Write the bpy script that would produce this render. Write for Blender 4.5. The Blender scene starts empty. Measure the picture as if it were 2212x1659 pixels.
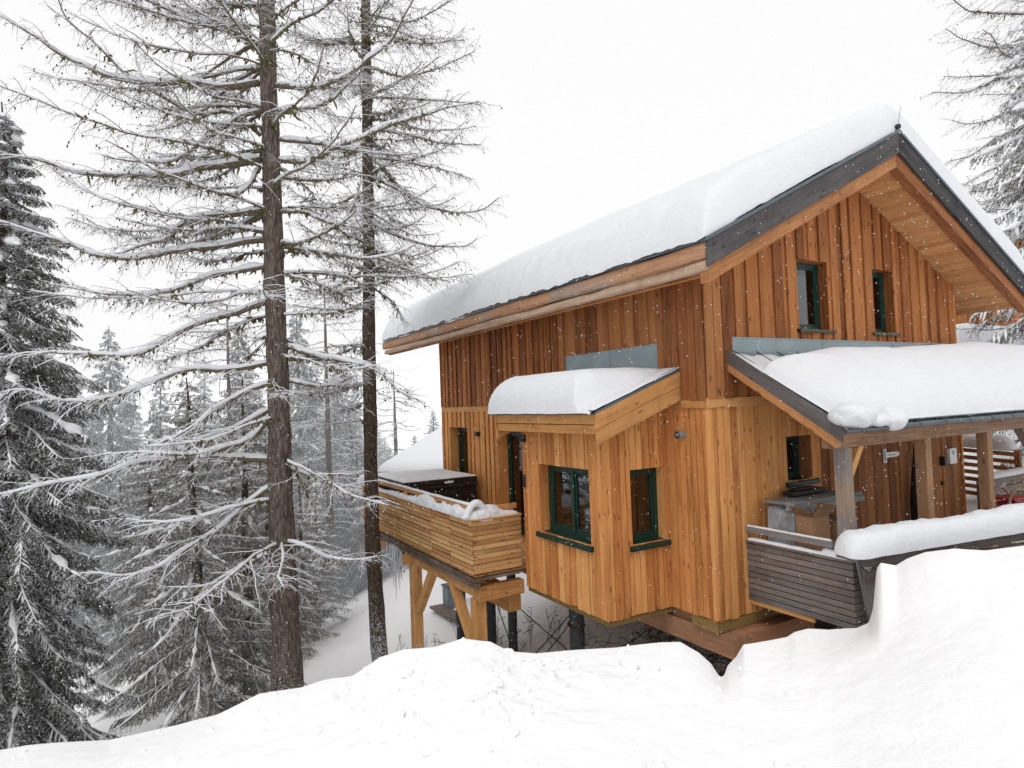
import bpy, math, random
import numpy as np
from mathutils import Vector, Matrix
random.seed(7)
rs = np.random.RandomState(7)
scn = bpy.context.scene
col = scn.collection
R_ = math.radians

# ------------------------------------------------------------------ camera
# world axes: X along the gable facade, Y along the eave facade, Z up; the house corner is at the origin
CAM = np.array([-6.52, -5.97, 3.0])
def camera_axes():
    f, cx, cy = 1354., 1106., 829.5
    v1 = np.array([(318-cx)/f, -(900-cy)/f, -1.]); v1 /= np.linalg.norm(v1)
    v2 = np.array([(3430-cx)/f, -(788-cy)/f, -1.]); v2 /= np.linalg.norm(v2)
    X = v2; Y = v1 - X*(v1@X); Y /= np.linalg.norm(Y); Z = np.cross(X, Y)
    return np.array([X, Y, Z])
RM = camera_axes()
def at(px, py, d):
    """world point seen along a sight line at depth d (survey of the photograph)"""
    return CAM + RM @ np.array([(px-1106.)/1354., -(py-829.5)/1354., -1.]) * d
cam = bpy.data.cameras.new('camera')
cam.sensor_width = 36; cam.lens = 1354/2212*36
cam.clip_start = .05; cam.clip_end = 3000
camo = bpy.data.objects.new('camera', cam); col.objects.link(camo)
M4 = Matrix([[*RM[0], CAM[0]], [*RM[1], CAM[1]], [*RM[2], CAM[2]], [0, 0, 0, 1]])
camo.matrix_world = M4
scn.camera = camo
scn.view_settings.view_transform = 'Standard'
scn.view_settings.look = 'None'
scn.view_settings.exposure = 0
try:
    scn.cycles.use_denoising = True
    scn.cycles.max_bounces = 8
    scn.cycles.transparent_max_bounces = 12
except Exception: pass

# ------------------------------------------------------------------ materials
def mat(name):
    m = bpy.data.materials.new(name); m.use_nodes = True
    nt = m.node_tree; nt.nodes.clear()
    out = nt.nodes.new('ShaderNodeOutputMaterial')
    b = nt.nodes.new('ShaderNodeBsdfPrincipled')
    nt.links.new(b.outputs[0], out.inputs[0])
    return m, nt, b, out
def N(nt, t, **kw):
    n = nt.nodes.new(t)
    for k, v in kw.items():
        if k in n.inputs.keys(): n.inputs[k].default_value = v
        else: setattr(n, k, v)
    return n
def ramp(nt, src, stops):
    r = nt.nodes.new('ShaderNodeValToRGB')
    e = r.color_ramp.elements
    while len(e) < len(stops): e.new(.5)
    for el, (p, c) in zip(e, stops):
        el.position = p; el.color = (*c, 1) if len(c) == 3 else c
    nt.links.new(src, r.inputs[0]); return r
def mix(nt, fac, a, b, blend='MIX'):
    m = nt.nodes.new('ShaderNodeMix'); m.data_type = 'RGBA'; m.blend_type = blend
    for i, s in ((0, fac), (6, a), (7, b)):
        if isinstance(s, (int, float)): m.inputs[i].default_value = s
        elif isinstance(s, tuple): m.inputs[i].default_value = (*s, 1)
        else: nt.links.new(s, m.inputs[i])
    return m.outputs[2]
def math_(nt, op, a, b=None, c=None):
    m = nt.nodes.new('ShaderNodeMath'); m.operation = op
    for i, s in enumerate((a, b, c)):
        if s is None: continue
        if isinstance(s, (int, float)): m.inputs[i].default_value = s
        else: nt.links.new(s, m.inputs[i])
    return m.outputs[0]
def bump(nt, b, h, dist, strength=1.):
    n = N(nt, 'ShaderNodeBump', Distance=dist, Strength=strength)
    nt.links.new(h, n.inputs['Height']); nt.links.new(n.outputs[0], b.inputs['Normal'])

def wood(name, dark, mid, light, knots=True, rough=.75, weather=None, grain=1., stain=None):
    """planks: UV u runs along the plank in metres, 'tint' is random per plank"""
    m, nt, b, out = mat(name)
    uv = N(nt, 'ShaderNodeUVMap', uv_map='UVMap')
    tint = N(nt, 'ShaderNodeAttribute', attribute_name='tint')
    tsep = nt.nodes.new('ShaderNodeSeparateColor'); nt.links.new(tint.outputs['Color'], tsep.inputs[0])
    mp = N(nt, 'ShaderNodeMapping'); mp.inputs['Scale'].default_value = (1.1, 26, 1)
    nt.links.new(uv.outputs[0], mp.inputs[0])
    n1 = N(nt, 'ShaderNodeTexNoise', Scale=1.6, Detail=6, Roughness=.65, Distortion=.35)
    nt.links.new(mp.outputs[0], n1.inputs['Vector'])
    mp2 = N(nt, 'ShaderNodeMapping'); mp2.inputs['Scale'].default_value = (.55, 3.2, 1)
    nt.links.new(uv.outputs[0], mp2.inputs[0])
    n2 = N(nt, 'ShaderNodeTexNoise', Scale=1.5, Detail=4, Roughness=.6)
    nt.links.new(mp2.outputs[0], n2.inputs['Vector'])
    s = math_(nt, 'MULTIPLY_ADD', n1.outputs[0], .55*grain, math_(nt, 'MULTIPLY_ADD', n2.outputs[0], .45, .04))
    s = math_(nt, 'ADD', s, math_(nt, 'MULTIPLY_ADD', tsep.outputs[0], .32, -.16))
    r = ramp(nt, s, [(.28, dark), (.52, mid), (.78, light)])
    c = r.outputs[0]
    # slow change of hue from plank to plank
    hs = nt.nodes.new('ShaderNodeSeparateColor'); nt.links.new(tint.outputs['Color'], hs.inputs[0])
    c = mix(nt, math_(nt, 'MULTIPLY', hs.outputs[1], .30), c, mix(nt, 1., c, (1.0, .68, .52), 'MULTIPLY'))
    if knots:
        mk = N(nt, 'ShaderNodeMapping'); mk.inputs['Scale'].default_value = (3.4, 9.5, 1)
        nt.links.new(uv.outputs[0], mk.inputs[0])
        v = N(nt, 'ShaderNodeTexVoronoi', Scale=1.0); v.inputs['Randomness'].default_value = 1
        nt.links.new(mk.outputs[0], v.inputs['Vector'])
        k = ramp(nt, v.outputs['Distance'], [(.09, (1, 1, 1)), (.21, (0, 0, 0))])
        vc = nt.nodes.new('ShaderNodeSeparateColor'); nt.links.new(v.outputs['Color'], vc.inputs[0])
        kk = math_(nt, 'MULTIPLY', k.outputs[0], math_(nt, 'GREATER_THAN', vc.outputs[0], .3))
        c = mix(nt, math_(nt, 'MULTIPLY', kk, .72), c, tuple(x*.45 for x in dark))
    # dirt and water stains that run down the wall
    gp = N(nt, 'ShaderNodeNewGeometry'); mw = N(nt, 'ShaderNodeMapping'); mw.inputs['Scale'].default_value = (5.5, 5.5, .7)
    nt.links.new(gp.outputs['Position'], mw.inputs[0])
    st = N(nt, 'ShaderNodeTexNoise', Scale=1.3, Detail=6, Roughness=.7); nt.links.new(mw.outputs[0], st.inputs['Vector'])
    sr = ramp(nt, st.outputs[0], [(.50, (0, 0, 0)), (.72, (1, 1, 1))])
    c = mix(nt, math_(nt, 'MULTIPLY', sr.outputs[0], .42), c, mix(nt, 1., c, (.50, .42, .40), 'MULTIPLY'))
    if weather:
        g = N(nt, 'ShaderNodeTexNoise', Scale=.9, Detail=5, Roughness=.65)
        tc = N(nt, 'ShaderNodeNewGeometry'); nt.links.new(tc.outputs['Position'], g.inputs['Vector'])
        gr = ramp(nt, g.outputs[0], [(weather[1]-.09, (0, 0, 0)), (weather[1]+.09, (1, 1, 1))])
        gc = ramp(nt, n1.outputs[0], [(.3, tuple(x*.55 for x in weather[0])), (.7, weather[0])])
        c = mix(nt, math_(nt, 'MULTIPLY', gr.outputs[0], weather[2]), c, gc.outputs[0])
    nt.links.new(c, b.inputs['Base Color'])
    b.inputs['Roughness'].default_value = rough
    b.inputs['Specular IOR Level'].default_value = .25
    bump(nt, b, n1.outputs[0], .004, .5)
    return m

M = {}
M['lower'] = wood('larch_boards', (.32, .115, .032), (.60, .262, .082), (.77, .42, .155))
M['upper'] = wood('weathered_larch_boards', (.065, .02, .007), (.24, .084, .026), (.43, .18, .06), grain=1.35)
M['uppergold'] = wood('golden_larch_boards', (.12, .04, .014), (.285, .112, .038), (.46, .21, .078))
M['porchw'] = wood('porch_boards', (.12, .045, .018), (.27, .115, .045), (.38, .18, .075))
M['frame'] = wood('fir_timber', (.30, .13, .045), (.52, .27, .095), (.66, .38, .16), knots=True)
M['soffit'] = wood('soffit_boards', (.46, .22, .085), (.64, .35, .15), (.70, .42, .19), grain=.7)
M['log'] = wood('barky_log', (.11, .045, .025), (.33, .16, .085), (.50, .29, .17), weather=((.42, .38, .34), .6, .8), grain=1.5)
M['rafter'] = wood('rafter_timber', (.17, .06, .024), (.40, .18, .07), (.52, .28, .12))
M['palelog'] = wood('peeled_log', (.24, .16, .10), (.45, .34, .25), (.62, .52, .42), knots=False)
M['greyboard'] = wood('grey_weathered_board', (.022, .022, .024), (.07, .068, .072), (.15, .14, .138), knots=True)
M['greyfence'] = wood('grey_brown_fence_board', (.055, .042, .037), (.16, .125, .108), (.27, .22, .19), weather=((.25, .235, .225), .5, .7))
M['greypost'] = wood('grey_post_timber', (.10, .075, .06), (.25, .19, .155), (.36, .29, .24), weather=((.27, .27, .28), .47, .85))
M['porchbeam'] = wood('porch_beam_timber', (.16, .095, .055), (.36, .23, .14), (.48, .34, .22), weather=((.30, .27, .25), .6, .5))
M['porchpost'] = wood('porch_post_timber', (.13, .085, .055), (.30, .20, .13), (.44, .31, .20), weather=((.24, .24, .25), .46, .8))
M['porchbrown'] = wood('porch_brown_post', (.12, .065, .035), (.29, .16, .085), (.42, .26, .15), weather=((.30, .27, .25), .66, .5))
M['brownbeam'] = wood('brown_beam', (.16, .078, .042), (.34, .18, .10), (.44, .26, .15))
M['deckw'] = wood('deck_slats', (.26, .12, .045), (.50, .29, .12), (.66, .43, .20))
M['darkbeam'] = wood('dark_bark_beam', (.045, .03, .022), (.125, .082, .056), (.24, .165, .115), weather=((.32, .29, .26), .55, .7))
M['mosswood'] = wood('mossy_timber', (.07, .055, .02), (.20, .14, .05), (.34, .23, .09))

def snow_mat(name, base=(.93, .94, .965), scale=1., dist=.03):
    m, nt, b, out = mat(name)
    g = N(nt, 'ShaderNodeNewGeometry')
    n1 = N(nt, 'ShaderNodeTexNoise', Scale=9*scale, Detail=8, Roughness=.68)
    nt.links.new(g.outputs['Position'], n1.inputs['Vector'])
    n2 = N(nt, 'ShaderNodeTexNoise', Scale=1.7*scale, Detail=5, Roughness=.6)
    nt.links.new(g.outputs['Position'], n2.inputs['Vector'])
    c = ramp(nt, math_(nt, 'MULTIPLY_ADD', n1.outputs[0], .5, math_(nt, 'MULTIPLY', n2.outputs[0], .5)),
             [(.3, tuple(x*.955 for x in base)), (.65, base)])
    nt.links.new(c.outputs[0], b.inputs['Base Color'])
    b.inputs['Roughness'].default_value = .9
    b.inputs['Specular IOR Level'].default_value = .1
    n3 = N(nt, 'ShaderNodeTexNoise', Scale=55*scale, Detail=4, Roughness=.7)
    nt.links.new(g.outputs['Position'], n3.inputs['Vector'])
    h = math_(nt, 'MULTIPLY_ADD', n2.outputs[0], .9, math_(nt, 'MULTIPLY_ADD', n3.outputs[0], .35, n1.outputs[0]))
    bump(nt, b, h, dist, .6)
    return m
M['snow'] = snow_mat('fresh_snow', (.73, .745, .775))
M['snowfar'] = snow_mat('distant_snow', (.74, .75, .77))  # greyed in its base colour to flatten far contrast like haze
M['snowtree'] = snow_mat('snow_on_trees', (.88, .89, .91))
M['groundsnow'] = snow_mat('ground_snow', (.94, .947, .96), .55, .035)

def plain(name, c, rough=.6, metal=0., spec=.3, noise=.25, scale=12., bumpd=0.):
    m, nt, b, out = mat(name)
    g = N(nt, 'ShaderNodeNewGeometry')
    n1 = N(nt, 'ShaderNodeTexNoise', Scale=scale, Detail=6, Roughness=.6)
    nt.links.new(g.outputs['Position'], n1.inputs['Vector'])
    r = ramp(nt, n1.outputs[0], [(.3, tuple(x*(1-noise) for x in c)), (.7, tuple(min(1, x*(1+noise)) for x in c))])
    nt.links.new(r.outputs[0], b.inputs['Base Color'])
    b.inputs['Roughness'].default_value = rough; b.inputs['Metallic'].default_value = metal
    b.inputs['Specular IOR Level'].default_value = spec
    if bumpd: bump(nt, b, n1.outputs[0], bumpd, .7)
    return m
M['zinc'] = plain('zinc_sheet', (.25, .31, .335), .42, .35, .5, .14, 2.5)
M['zincdark'] = plain('zinc_gutter', (.10, .12, .14), .45, .4, .5, .2, 8)
M['green'] = plain('green_paint', (.004, .032, .022), .4, 0, .45, .25, 20)
M['black'] = plain('black_metal', (.018, .018, .02), .45, 0, .4, .2, 20)
M['white'] = plain('white_plastic', (.86, .87, .88), .45, 0, .4, .05, 20)
M['paleblue'] = plain('pale_blue_print', (.30, .45, .60), .5)
M['plaster'] = plain('interior_panel', (.22, .13, .07), .8, 0, .2, .2, 4)
M['tub'] = plain('dark_tub_panel', (.022, .016, .016), .35, 0, .5, .45, 9)
M['tubcover'] = plain('tub_cover', (.16, .15, .15), .7, 0, .3, .3, 6)
M['tarp'] = plain('clear_wrap', (.36, .38, .41), .35, 0, .5, .4, 5, .02)
M['greymat'] = plain('grey_roll', (.20, .21, .215), .7, 0, .3, .25, 6, .01)
M['card'] = plain('cardboard', (.30, .175, .10), .85, 0, .1, .12, 8)
M['cardedge'] = plain('cardboard_edge', (.20, .115, .065), .85, 0, .1, .12, 8)
M['red'] = plain('red_webbing', (.45, .02, .025), .6)
M['bentwood'] = plain('bent_ash_wood', (.33, .21, .13), .5, 0, .3, .3, 14)
M['pile'] = plain('pile_sleeve', (.055, .06, .065), .7, 0, .3, .45, 16, .01)
M['rust'] = plain('rusty_strap', (.12, .045, .025), .8)
M['cable'] = plain('steel_cable', (.04, .038, .037), .6)
M['brush'] = plain('dead_brush', (.075, .055, .042), .9, 0, .1, .5, 10)
M['wiring'] = M['cable']

def ice_mat():
    m, nt, b, out = mat('icicle_ice')
    b.inputs['Base Color'].default_value = (.78, .84, .9, 1)
    b.inputs['Roughness'].default_value = .15
    b.inputs['Transmission Weight'].default_value = .5
    b.inputs['IOR'].default_value = 1.31
    return m
M['ice'] = ice_mat()
M['flake'] = plain('snowflake', (.93, .94, .96), .9, 0, .1, .02, 5)
M['duststrip'] = snow_mat('snow_dust', (.74, .75, .78), 1.5, .01)
def glass_mat():
    m, nt, b, out = mat('window_glass')
    nt.nodes.remove(b)
    t = N(nt, 'ShaderNodeBsdfTransparent'); t.inputs[0].default_value = (.72, .76, .76, 1)
    g = N(nt, 'ShaderNodeBsdfGlossy'); g.inputs['Roughness'].default_value = .015; g.inputs[0].default_value = (.9, .93, .95, 1)
    f = N(nt, 'ShaderNodeFresnel', IOR=1.95)
    mx = N(nt, 'ShaderNodeMixShader')
    nt.links.new(f.outputs[0], mx.inputs[0]); nt.links.new(t.outputs[0], mx.inputs[1]); nt.links.new(g.outputs[0], mx.inputs[2])
    nt.links.new(mx.outputs[0], out.inputs[0])
    return m
M['glass'] = glass_mat()

def plant_mat(name, c0, c1, snow=.35, up=.35, haze=0., scale=6., snowc=(.86, .88, .92)):
    """bark, twigs or needles whose upward faces carry snow (world normal and noise)"""
    m, nt, b, out = mat(name)
    g = N(nt, 'ShaderNodeNewGeometry')
    n1 = N(nt, 'ShaderNodeTexNoise', Scale=scale, Detail=5, Roughness=.65)
    nt.links.new(g.outputs['Position'], n1.inputs['Vector'])
    r = ramp(nt, n1.outputs[0], [(.32, c0), (.68, c1)])
    sx = N(nt, 'ShaderNodeSeparateXYZ'); nt.links.new(g.outputs['True Normal'], sx.inputs[0])
    # leaf cards have two sides: the sign of the shading normal does not matter to the snow on them
    z = math_(nt, 'ABSOLUTE', sx.outputs[2]) if name.startswith('needle') else sx.outputs[2]
    n2 = N(nt, 'ShaderNodeTexNoise', Scale=scale*.35, Detail=4, Roughness=.7)
    nt.links.new(g.outputs['Position'], n2.inputs['Vector'])
    s = math_(nt, 'MULTIPLY_ADD', n2.outputs[0], 1.5, math_(nt, 'ADD', z, -.75-up))
    s = ramp(nt, s, [(0.0, (0, 0, 0)), (.22, (1, 1, 1))])
    sn = math_(nt, 'MULTIPLY', s.outputs[0], snow)
    c = mix(nt, sn, r.outputs[0], snowc)
    if haze: c = mix(nt, haze, c, (.62, .64, .67))  # haze painted into the base colour as a pale grey mix
    nt.links.new(c, b.inputs['Base Color'])
    b.inputs['Roughness'].default_value = .9
    b.inputs['Specular IOR Level'].default_value = .1
    return m
M['twig'] = plant_mat('larch_twig', (.12, .088, .072), (.25, .195, .165), .85, .22)
M['twigpale'] = plant_mat('snowy_twig', (.20, .18, .17), (.36, .33, .31), .95, .0)
M['needles'] = plant_mat('needle_dark', (.014, .022, .011), (.042, .052, .025), .88, .42, 0, 5)
M['needles_mid'] = plant_mat('needle_mid', (.065, .07, .045), (.165, .155, .115), .8, .40, .06, 4)
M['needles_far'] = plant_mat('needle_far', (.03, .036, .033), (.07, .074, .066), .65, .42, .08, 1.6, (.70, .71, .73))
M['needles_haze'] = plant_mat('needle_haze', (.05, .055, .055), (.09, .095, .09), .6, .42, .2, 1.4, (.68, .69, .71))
M['lichen'] = plant_mat('lichen_moss', (.075, .07, .028), (.20, .185, .09), .35, .6, 0, 30)
M['frost'] = plant_mat('frosted_twig', (.30, .28, .27), (.62, .62, .64), .95, -.5, 0, 14)
M['cone'] = plain('larch_cone', (.06, .04, .03), .9)

def bark_mat(name, dark, light, flecks=.5, lich=.5, sc=1.):
    m, nt, b, out = mat(name)
    g = N(nt, 'ShaderNodeNewGeometry')
    mp = N(nt, 'ShaderNodeMapping'); mp.inputs['Scale'].default_value = (1, 1, .16)
    nt.links.new(g.outputs['Position'], mp.inputs[0])
    wn = N(nt, 'ShaderNodeTexNoise', Scale=9, Detail=3); nt.links.new(mp.outputs[0], wn.inputs['Vector'])
    wv = nt.nodes.new('ShaderNodeVectorMath'); wv.operation = 'MULTIPLY_ADD'; nt.links.new(wn.outputs['Color'], wv.inputs[0]); wv.inputs[1].default_value = (.09, .09, .09); nt.links.new(mp.outputs[0], wv.inputs[2])
    v = N(nt, 'ShaderNodeTexVoronoi', Scale=30*sc, feature='DISTANCE_TO_EDGE'); nt.links.new(wv.outputs[0], v.inputs['Vector'])
    n1 = N(nt, 'ShaderNodeTexNoise', Scale=20*sc, Detail=8, Roughness=.7, Distortion=.6); nt.links.new(mp.outputs[0], n1.inputs['Vector'])
    h = math_(nt, 'MULTIPLY_ADD', math_(nt, 'MINIMUM', math_(nt, 'MULTIPLY', v.outputs['Distance'], 2.2), .5), .55, math_(nt, 'MULTIPLY_ADD', n1.outputs[0], 1.25, -.02))
    c = ramp(nt, h, [(.42, tuple(x*.4 for x in dark)), (.66, dark), (.92, light)])
    n3 = N(nt, 'ShaderNodeTexNoise', Scale=2.2, Detail=5, Roughness=.7); nt.links.new(g.outputs['Position'], n3.inputs['Vector'])
    lf = ramp(nt, n3.outputs[0], [(.52, (0, 0, 0)), (.66, (1, 1, 1))])
    cc = mix(nt, math_(nt, 'MULTIPLY', lf.outputs[0], lich), c.outputs[0], (.16, .155, .13))
    # snow driven on to the bark
    n2 = N(nt, 'ShaderNodeTexNoise', Scale=34, Detail=5, Roughness=.75); nt.links.new(g.outputs['Position'], n2.inputs['Vector'])
    sx = N(nt, 'ShaderNodeSeparateXYZ'); nt.links.new(g.outputs['Position'], sx.inputs[0])
    low = ramp(nt, math_(nt, 'MULTIPLY_ADD', sx.outputs[2], .25, .75), [(.25, (.17, .17, .17)), (.7, (.0, .0, .0))])
    f = ramp(nt, math_(nt, 'ADD', n2.outputs[0], low.outputs[0]), [(.665, (0, 0, 0)), (.70, (1, 1, 1))])
    cc = mix(nt, math_(nt, 'MULTIPLY', f.outputs[0], flecks), cc, (.8, .82, .86))
    nt.links.new(cc, b.inputs['Base Color']); b.inputs['Roughness'].default_value = .95
    b.inputs['Specular IOR Level'].default_value = .1
    bump(nt, b, h, .035, 1.)
    return m
def paint_haze(m, dens=.017):
    """snowfall haze painted as an emissive mix, growing with distance from the viewpoint"""
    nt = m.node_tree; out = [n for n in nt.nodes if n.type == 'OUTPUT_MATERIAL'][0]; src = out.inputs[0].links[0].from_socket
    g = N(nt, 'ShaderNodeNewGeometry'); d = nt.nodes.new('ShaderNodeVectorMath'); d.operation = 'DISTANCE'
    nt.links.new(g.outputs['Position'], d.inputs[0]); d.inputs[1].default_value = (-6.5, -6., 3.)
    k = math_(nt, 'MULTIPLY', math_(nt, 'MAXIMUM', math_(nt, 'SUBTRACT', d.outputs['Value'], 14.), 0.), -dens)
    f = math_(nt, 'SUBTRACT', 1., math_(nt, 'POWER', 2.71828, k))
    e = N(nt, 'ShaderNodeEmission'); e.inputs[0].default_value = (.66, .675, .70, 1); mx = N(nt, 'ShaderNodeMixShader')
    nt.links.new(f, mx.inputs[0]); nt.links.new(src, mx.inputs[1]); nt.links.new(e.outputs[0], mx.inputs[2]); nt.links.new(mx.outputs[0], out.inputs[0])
M['bark'] = bark_mat('larch_bark', (.102, .078, .066), (.215, .172, .148), .95, .45)
M['bark2'] = bark_mat('dark_larch_bark', (.075, .055, .04), (.17, .13, .10), .95, .35, 1.3)
M['barkfar'] = bark_mat('distant_bark', (.075, .055, .04), (.17, .13, .10), .95, .35, 1.3)
M['branchfar'] = plant_mat('distant_branch', (.08, .062, .045), (.19, .155, .115), .85, .35, 0, 25)
M['twigfar'] = plant_mat('distant_twig', (.20, .18, .17), (.36, .33, .31), .95, .0)
for k_ in ('barkfar', 'branchfar', 'twigfar', 'needles_far', 'needles_haze', 'snowfar'): paint_haze(M[k_], .011)  # far materials carry the haze as a glow of their own
M['branchbark'] = plant_mat('branch_bark', (.08, .062, .045), (.19, .155, .115), .85, .35, 0, 25)

# ------------------------------------------------------------------ mesh builders
class MB:
    """collects planks, beams and free polygons; every plank has its own grain and tint"""
    def __init__(s): s.v = []; s.f = []; s.uv = []; s.t = []; s.mi = []
    def face(s, idx, uvs, tint, mi=0): s.f.append(idx); s.uv += uvs; s.t += [tint]*len(idx); s.mi.append(mi)
    def hexa(s, p, tint=None, mi=0):
        """p: 4 points of one end, then 4 of the other; grain runs 0 -> 4"""
        p = [Vector(q) for q in p]
        b = len(s.v); s.v += [tuple(q) for q in p]
        ax = (p[4]-p[0]); L = ax.length or 1; ax = ax/L
        if tint is None: tint = (random.random(), random.random(), random.random())
        ou, ov = random.uniform(0, 50), random.uniform(0, 50)
        c = sum(p, Vector())/8
        per = [0]
        for i in range(4): per.append(per[-1] + (p[(i+1) % 4]-p[i]).length)
        for i in range(4):
            j = (i+1) % 4
            q = [i, j, 4+j, 4+i]
            us = [(ou + (p[k]-p[0]).dot(ax), ov + per[i + (1 if k % 4 == j else 0)]) for k in q]
            s._out(b, q, us, p, c, tint, mi)
        for q in ((0, 3, 2, 1), (4, 5, 6, 7)):
            e1 = (p[q[1]]-p[q[0]]); e1 = e1.normalized() if e1.length > 1e-9 else Vector((1, 0, 0))
            n = (p[q[1]]-p[q[0]]).cross(p[q[2]]-p[q[0]]); n = n.normalized() if n.length > 1e-12 else ax
            e2 = n.cross(e1)
            us = [(ou + (p[k]-p[q[0]]).dot(e1)*.3, ov + (p[k]-p[q[0]]).dot(e2)) for k in q]
            s._out(b, list(q), us, p, c, tint, mi)
        return s
    def _out(s, b, q, us, p, c, tint, mi):
        n = (p[q[1]]-p[q[0]]).cross(p[q[2]]-p[q[0]])
        m = sum((p[k] for k in q), Vector())/len(q)
        if n.dot(m-c) < 0: q = q[::-1]; us = us[::-1]
        s.face([b+k for k in q], us, tint, mi)
    def box(s, lo, hi, axis=None, tint=None, mi=0):
        d = [hi[i]-lo[i] for i in range(3)]
        if axis is None: axis = max(range(3), key=lambda i: abs(d[i]))
        a, b_ = [i for i in range(3) if i != axis]
        pts = []
        for e in (lo[axis], hi[axis]):
            for (u, w) in ((0, 0), (1, 0), (1, 1), (0, 1)):
                q = [0, 0, 0]; q[axis] = e; q[a] = (lo, hi)[u][a]; q[b_] = (lo, hi)[w][b_]; pts.append(q)
        return s.hexa(pts, tint, mi)
    def beam(s, p0, p1, w, h, up=(0, 0, 1), tint=None, mi=0):
        p0, p1 = Vector(p0), Vector(p1); ax = (p1-p0).normalized(); up = Vector(up)
        if abs(ax.dot(up.normalized())) > .99: up = Vector((0, 1, 0))
        side = ax.cross(up).normalized(); u2 = side.cross(ax).normalized()
        o = [(-w/2, -h/2), (w/2, -h/2), (w/2, h/2), (-w/2, h/2)]
        return s.hexa([p+side*a+u2*b_ for p in (p0, p1) for a, b_ in o], tint, mi)
    def build(s, name, mats, parent=None, bevel=0., smooth=False):
        me = bpy.data.meshes.new(name); me.from_pydata(s.v, [], s.f)
        uv = me.uv_layers.new(name='UVMap'); uv.data.foreach_set('uv', [x for q in s.uv for x in q])
        ca = me.color_attributes.new('tint', 'FLOAT_COLOR', 'CORNER')
        ca.data.foreach_set('color', [x for q in s.t for x in (*q, 1.)])
        for m in (mats if isinstance(mats, (list, tuple)) else [mats]): me.materials.append(m)
        me.polygons.foreach_set('material_index', s.mi)
        if smooth: me.polygons.foreach_set('use_smooth', [True]*len(me.polygons))
        o = bpy.data.objects.new(name, me); col.objects.link(o)
        if parent: o.parent = parent
        if bevel:
            b = o.modifiers.new('bevel', 'BEVEL'); b.width = bevel; b.segments = 2; b.limit_method = 'ANGLE'; b.angle_limit = R_(50)
        return o

def mesh_np(name, V, F, mats, parent=None, smooth=True, mi=None):
    V = np.asarray(V, np.float32); F = np.asarray(F, np.int32)
    me = bpy.data.meshes.new(name)
    me.vertices.add(len(V)); me.vertices.foreach_set('co', V.ravel())
    k = F.shape[1]
    me.loops.add(F.size); me.loops.foreach_set('vertex_index', F.ravel())
    me.polygons.add(len(F)); me.polygons.foreach_set('loop_start', np.arange(0, F.size, k, dtype=np.int32))
    for m in (mats if isinstance(mats, (list, tuple)) else [mats]): me.materials.append(m)
    if mi is not None: me.polygons.foreach_set('material_index', np.asarray(mi, np.int32))
    me.update(calc_edges=True)
    me.polygons.foreach_set('use_smooth', [smooth]*len(F))
    o = bpy.data.objects.new(name, me); col.objects.link(o)
    if parent: o.parent = parent
    return o

def tubes_np(P, Rd, sides=3, flat=1., lift=None):
    """P (n,m,3) polylines, Rd (n,m) radii -> verts, quads"""
    P = np.asarray(P, float); Rd = np.asarray(Rd, float)
    n, m, _ = P.shape
    T = np.empty_like(P); T[:, 1:-1] = P[:, 2:]-P[:, :-2]; T[:, 0] = P[:, 1]-P[:, 0]; T[:, -1] = P[:, -1]-P[:, -2]
    T /= np.linalg.norm(T, axis=2, keepdims=True)+1e-12
    up = np.zeros_like(T); up[..., 2] = 1
    vert = np.abs(T[..., 2]) > .95
    up[vert] = (1, 0, 0)
    A = np.cross(T, up); A /= np.linalg.norm(A, axis=2, keepdims=True)+1e-12
    B = np.cross(A, T)
    V = np.empty((n, m, sides, 3))
    for k in range(sides):
        a = 2*math.pi*k/sides + (math.pi/2 if sides == 3 else 0)
        V[:, :, k] = P + (A*math.cos(a) + B*math.sin(a)*flat)*Rd[..., None]
    if lift is not None: V[..., 2] += lift[..., None]
    idx = np.arange(n*m*sides).reshape(n, m, sides)
    a = idx[:, :-1]; b = idx[:, 1:]
    F = np.stack([a, np.roll(a, -1, 2), np.roll(b, -1, 2), b], -1).reshape(-1, 4)
    return V.reshape(-1, 3), F
def join_np(parts):
    V = []; F = []; o = 0
    for v, f in parts:
        V.append(v); F.append(f+o); o += len(v)
    return np.concatenate(V), np.concatenate(F)
def resample(pts, m, wob=0.):
    P = np.asarray(pts, float)
    # Catmull-Rom through the given points
    Q = np.vstack([2*P[0]-P[1], P, 2*P[-1]-P[-2]])
    out = []
    for i in range(1, len(Q)-2):
        for t in np.linspace(0, 1, 9)[:-1]:
            a, b, c, d = Q[i-1], Q[i], Q[i+1], Q[i+2]
            out.append(.5*((2*b)+(-a+c)*t+(2*a-5*b+4*c-d)*t*t+(-a+3*b-3*c+d)*t**3))
    out.append(P[-1]); out = np.array(out)
    s = np.r_[0, np.cumsum(np.linalg.norm(np.diff(out, axis=0), axis=1))]
    u = np.linspace(0, s[-1], m)
    r = np.stack([np.interp(u, s, out[:, k]) for k in range(3)], 1)
    if wob:
        w = rs.randn(m, 3)*wob; w[0] = 0
        r += (w + np.roll(w, 1, 0) + np.roll(w, -1, 0))/2
    return r
def tube_obj(name, pts, rad, m, parent=None, sides=10, n=None):
    P = resample(pts, n or max(6, len(pts)*3))[None]
    r = np.interp(np.linspace(0, 1, P.shape[1]), np.linspace(0, 1, len(rad)), rad)[None] if hasattr(rad, '__len__') else np.full(P.shape[:2], rad)
    V, F = tubes_np(P, r, sides)
    k = sides; e0 = list(range(k)); 
    o = mesh_np(name, V, F, m, parent)
    return o

def empty(name, loc=(0, 0, 0)):
    o = bpy.data.objects.new(name, None); o.empty_display_size = .2; o.location = loc; col.objects.link(o); return o
def tag(o, label=None, cat=None, group=None, kind=None):
    if label: o['label'] = label
    if cat: o['category'] = cat
    if group: o['group'] = group
    if kind: o['kind'] = kind
    return o

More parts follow.
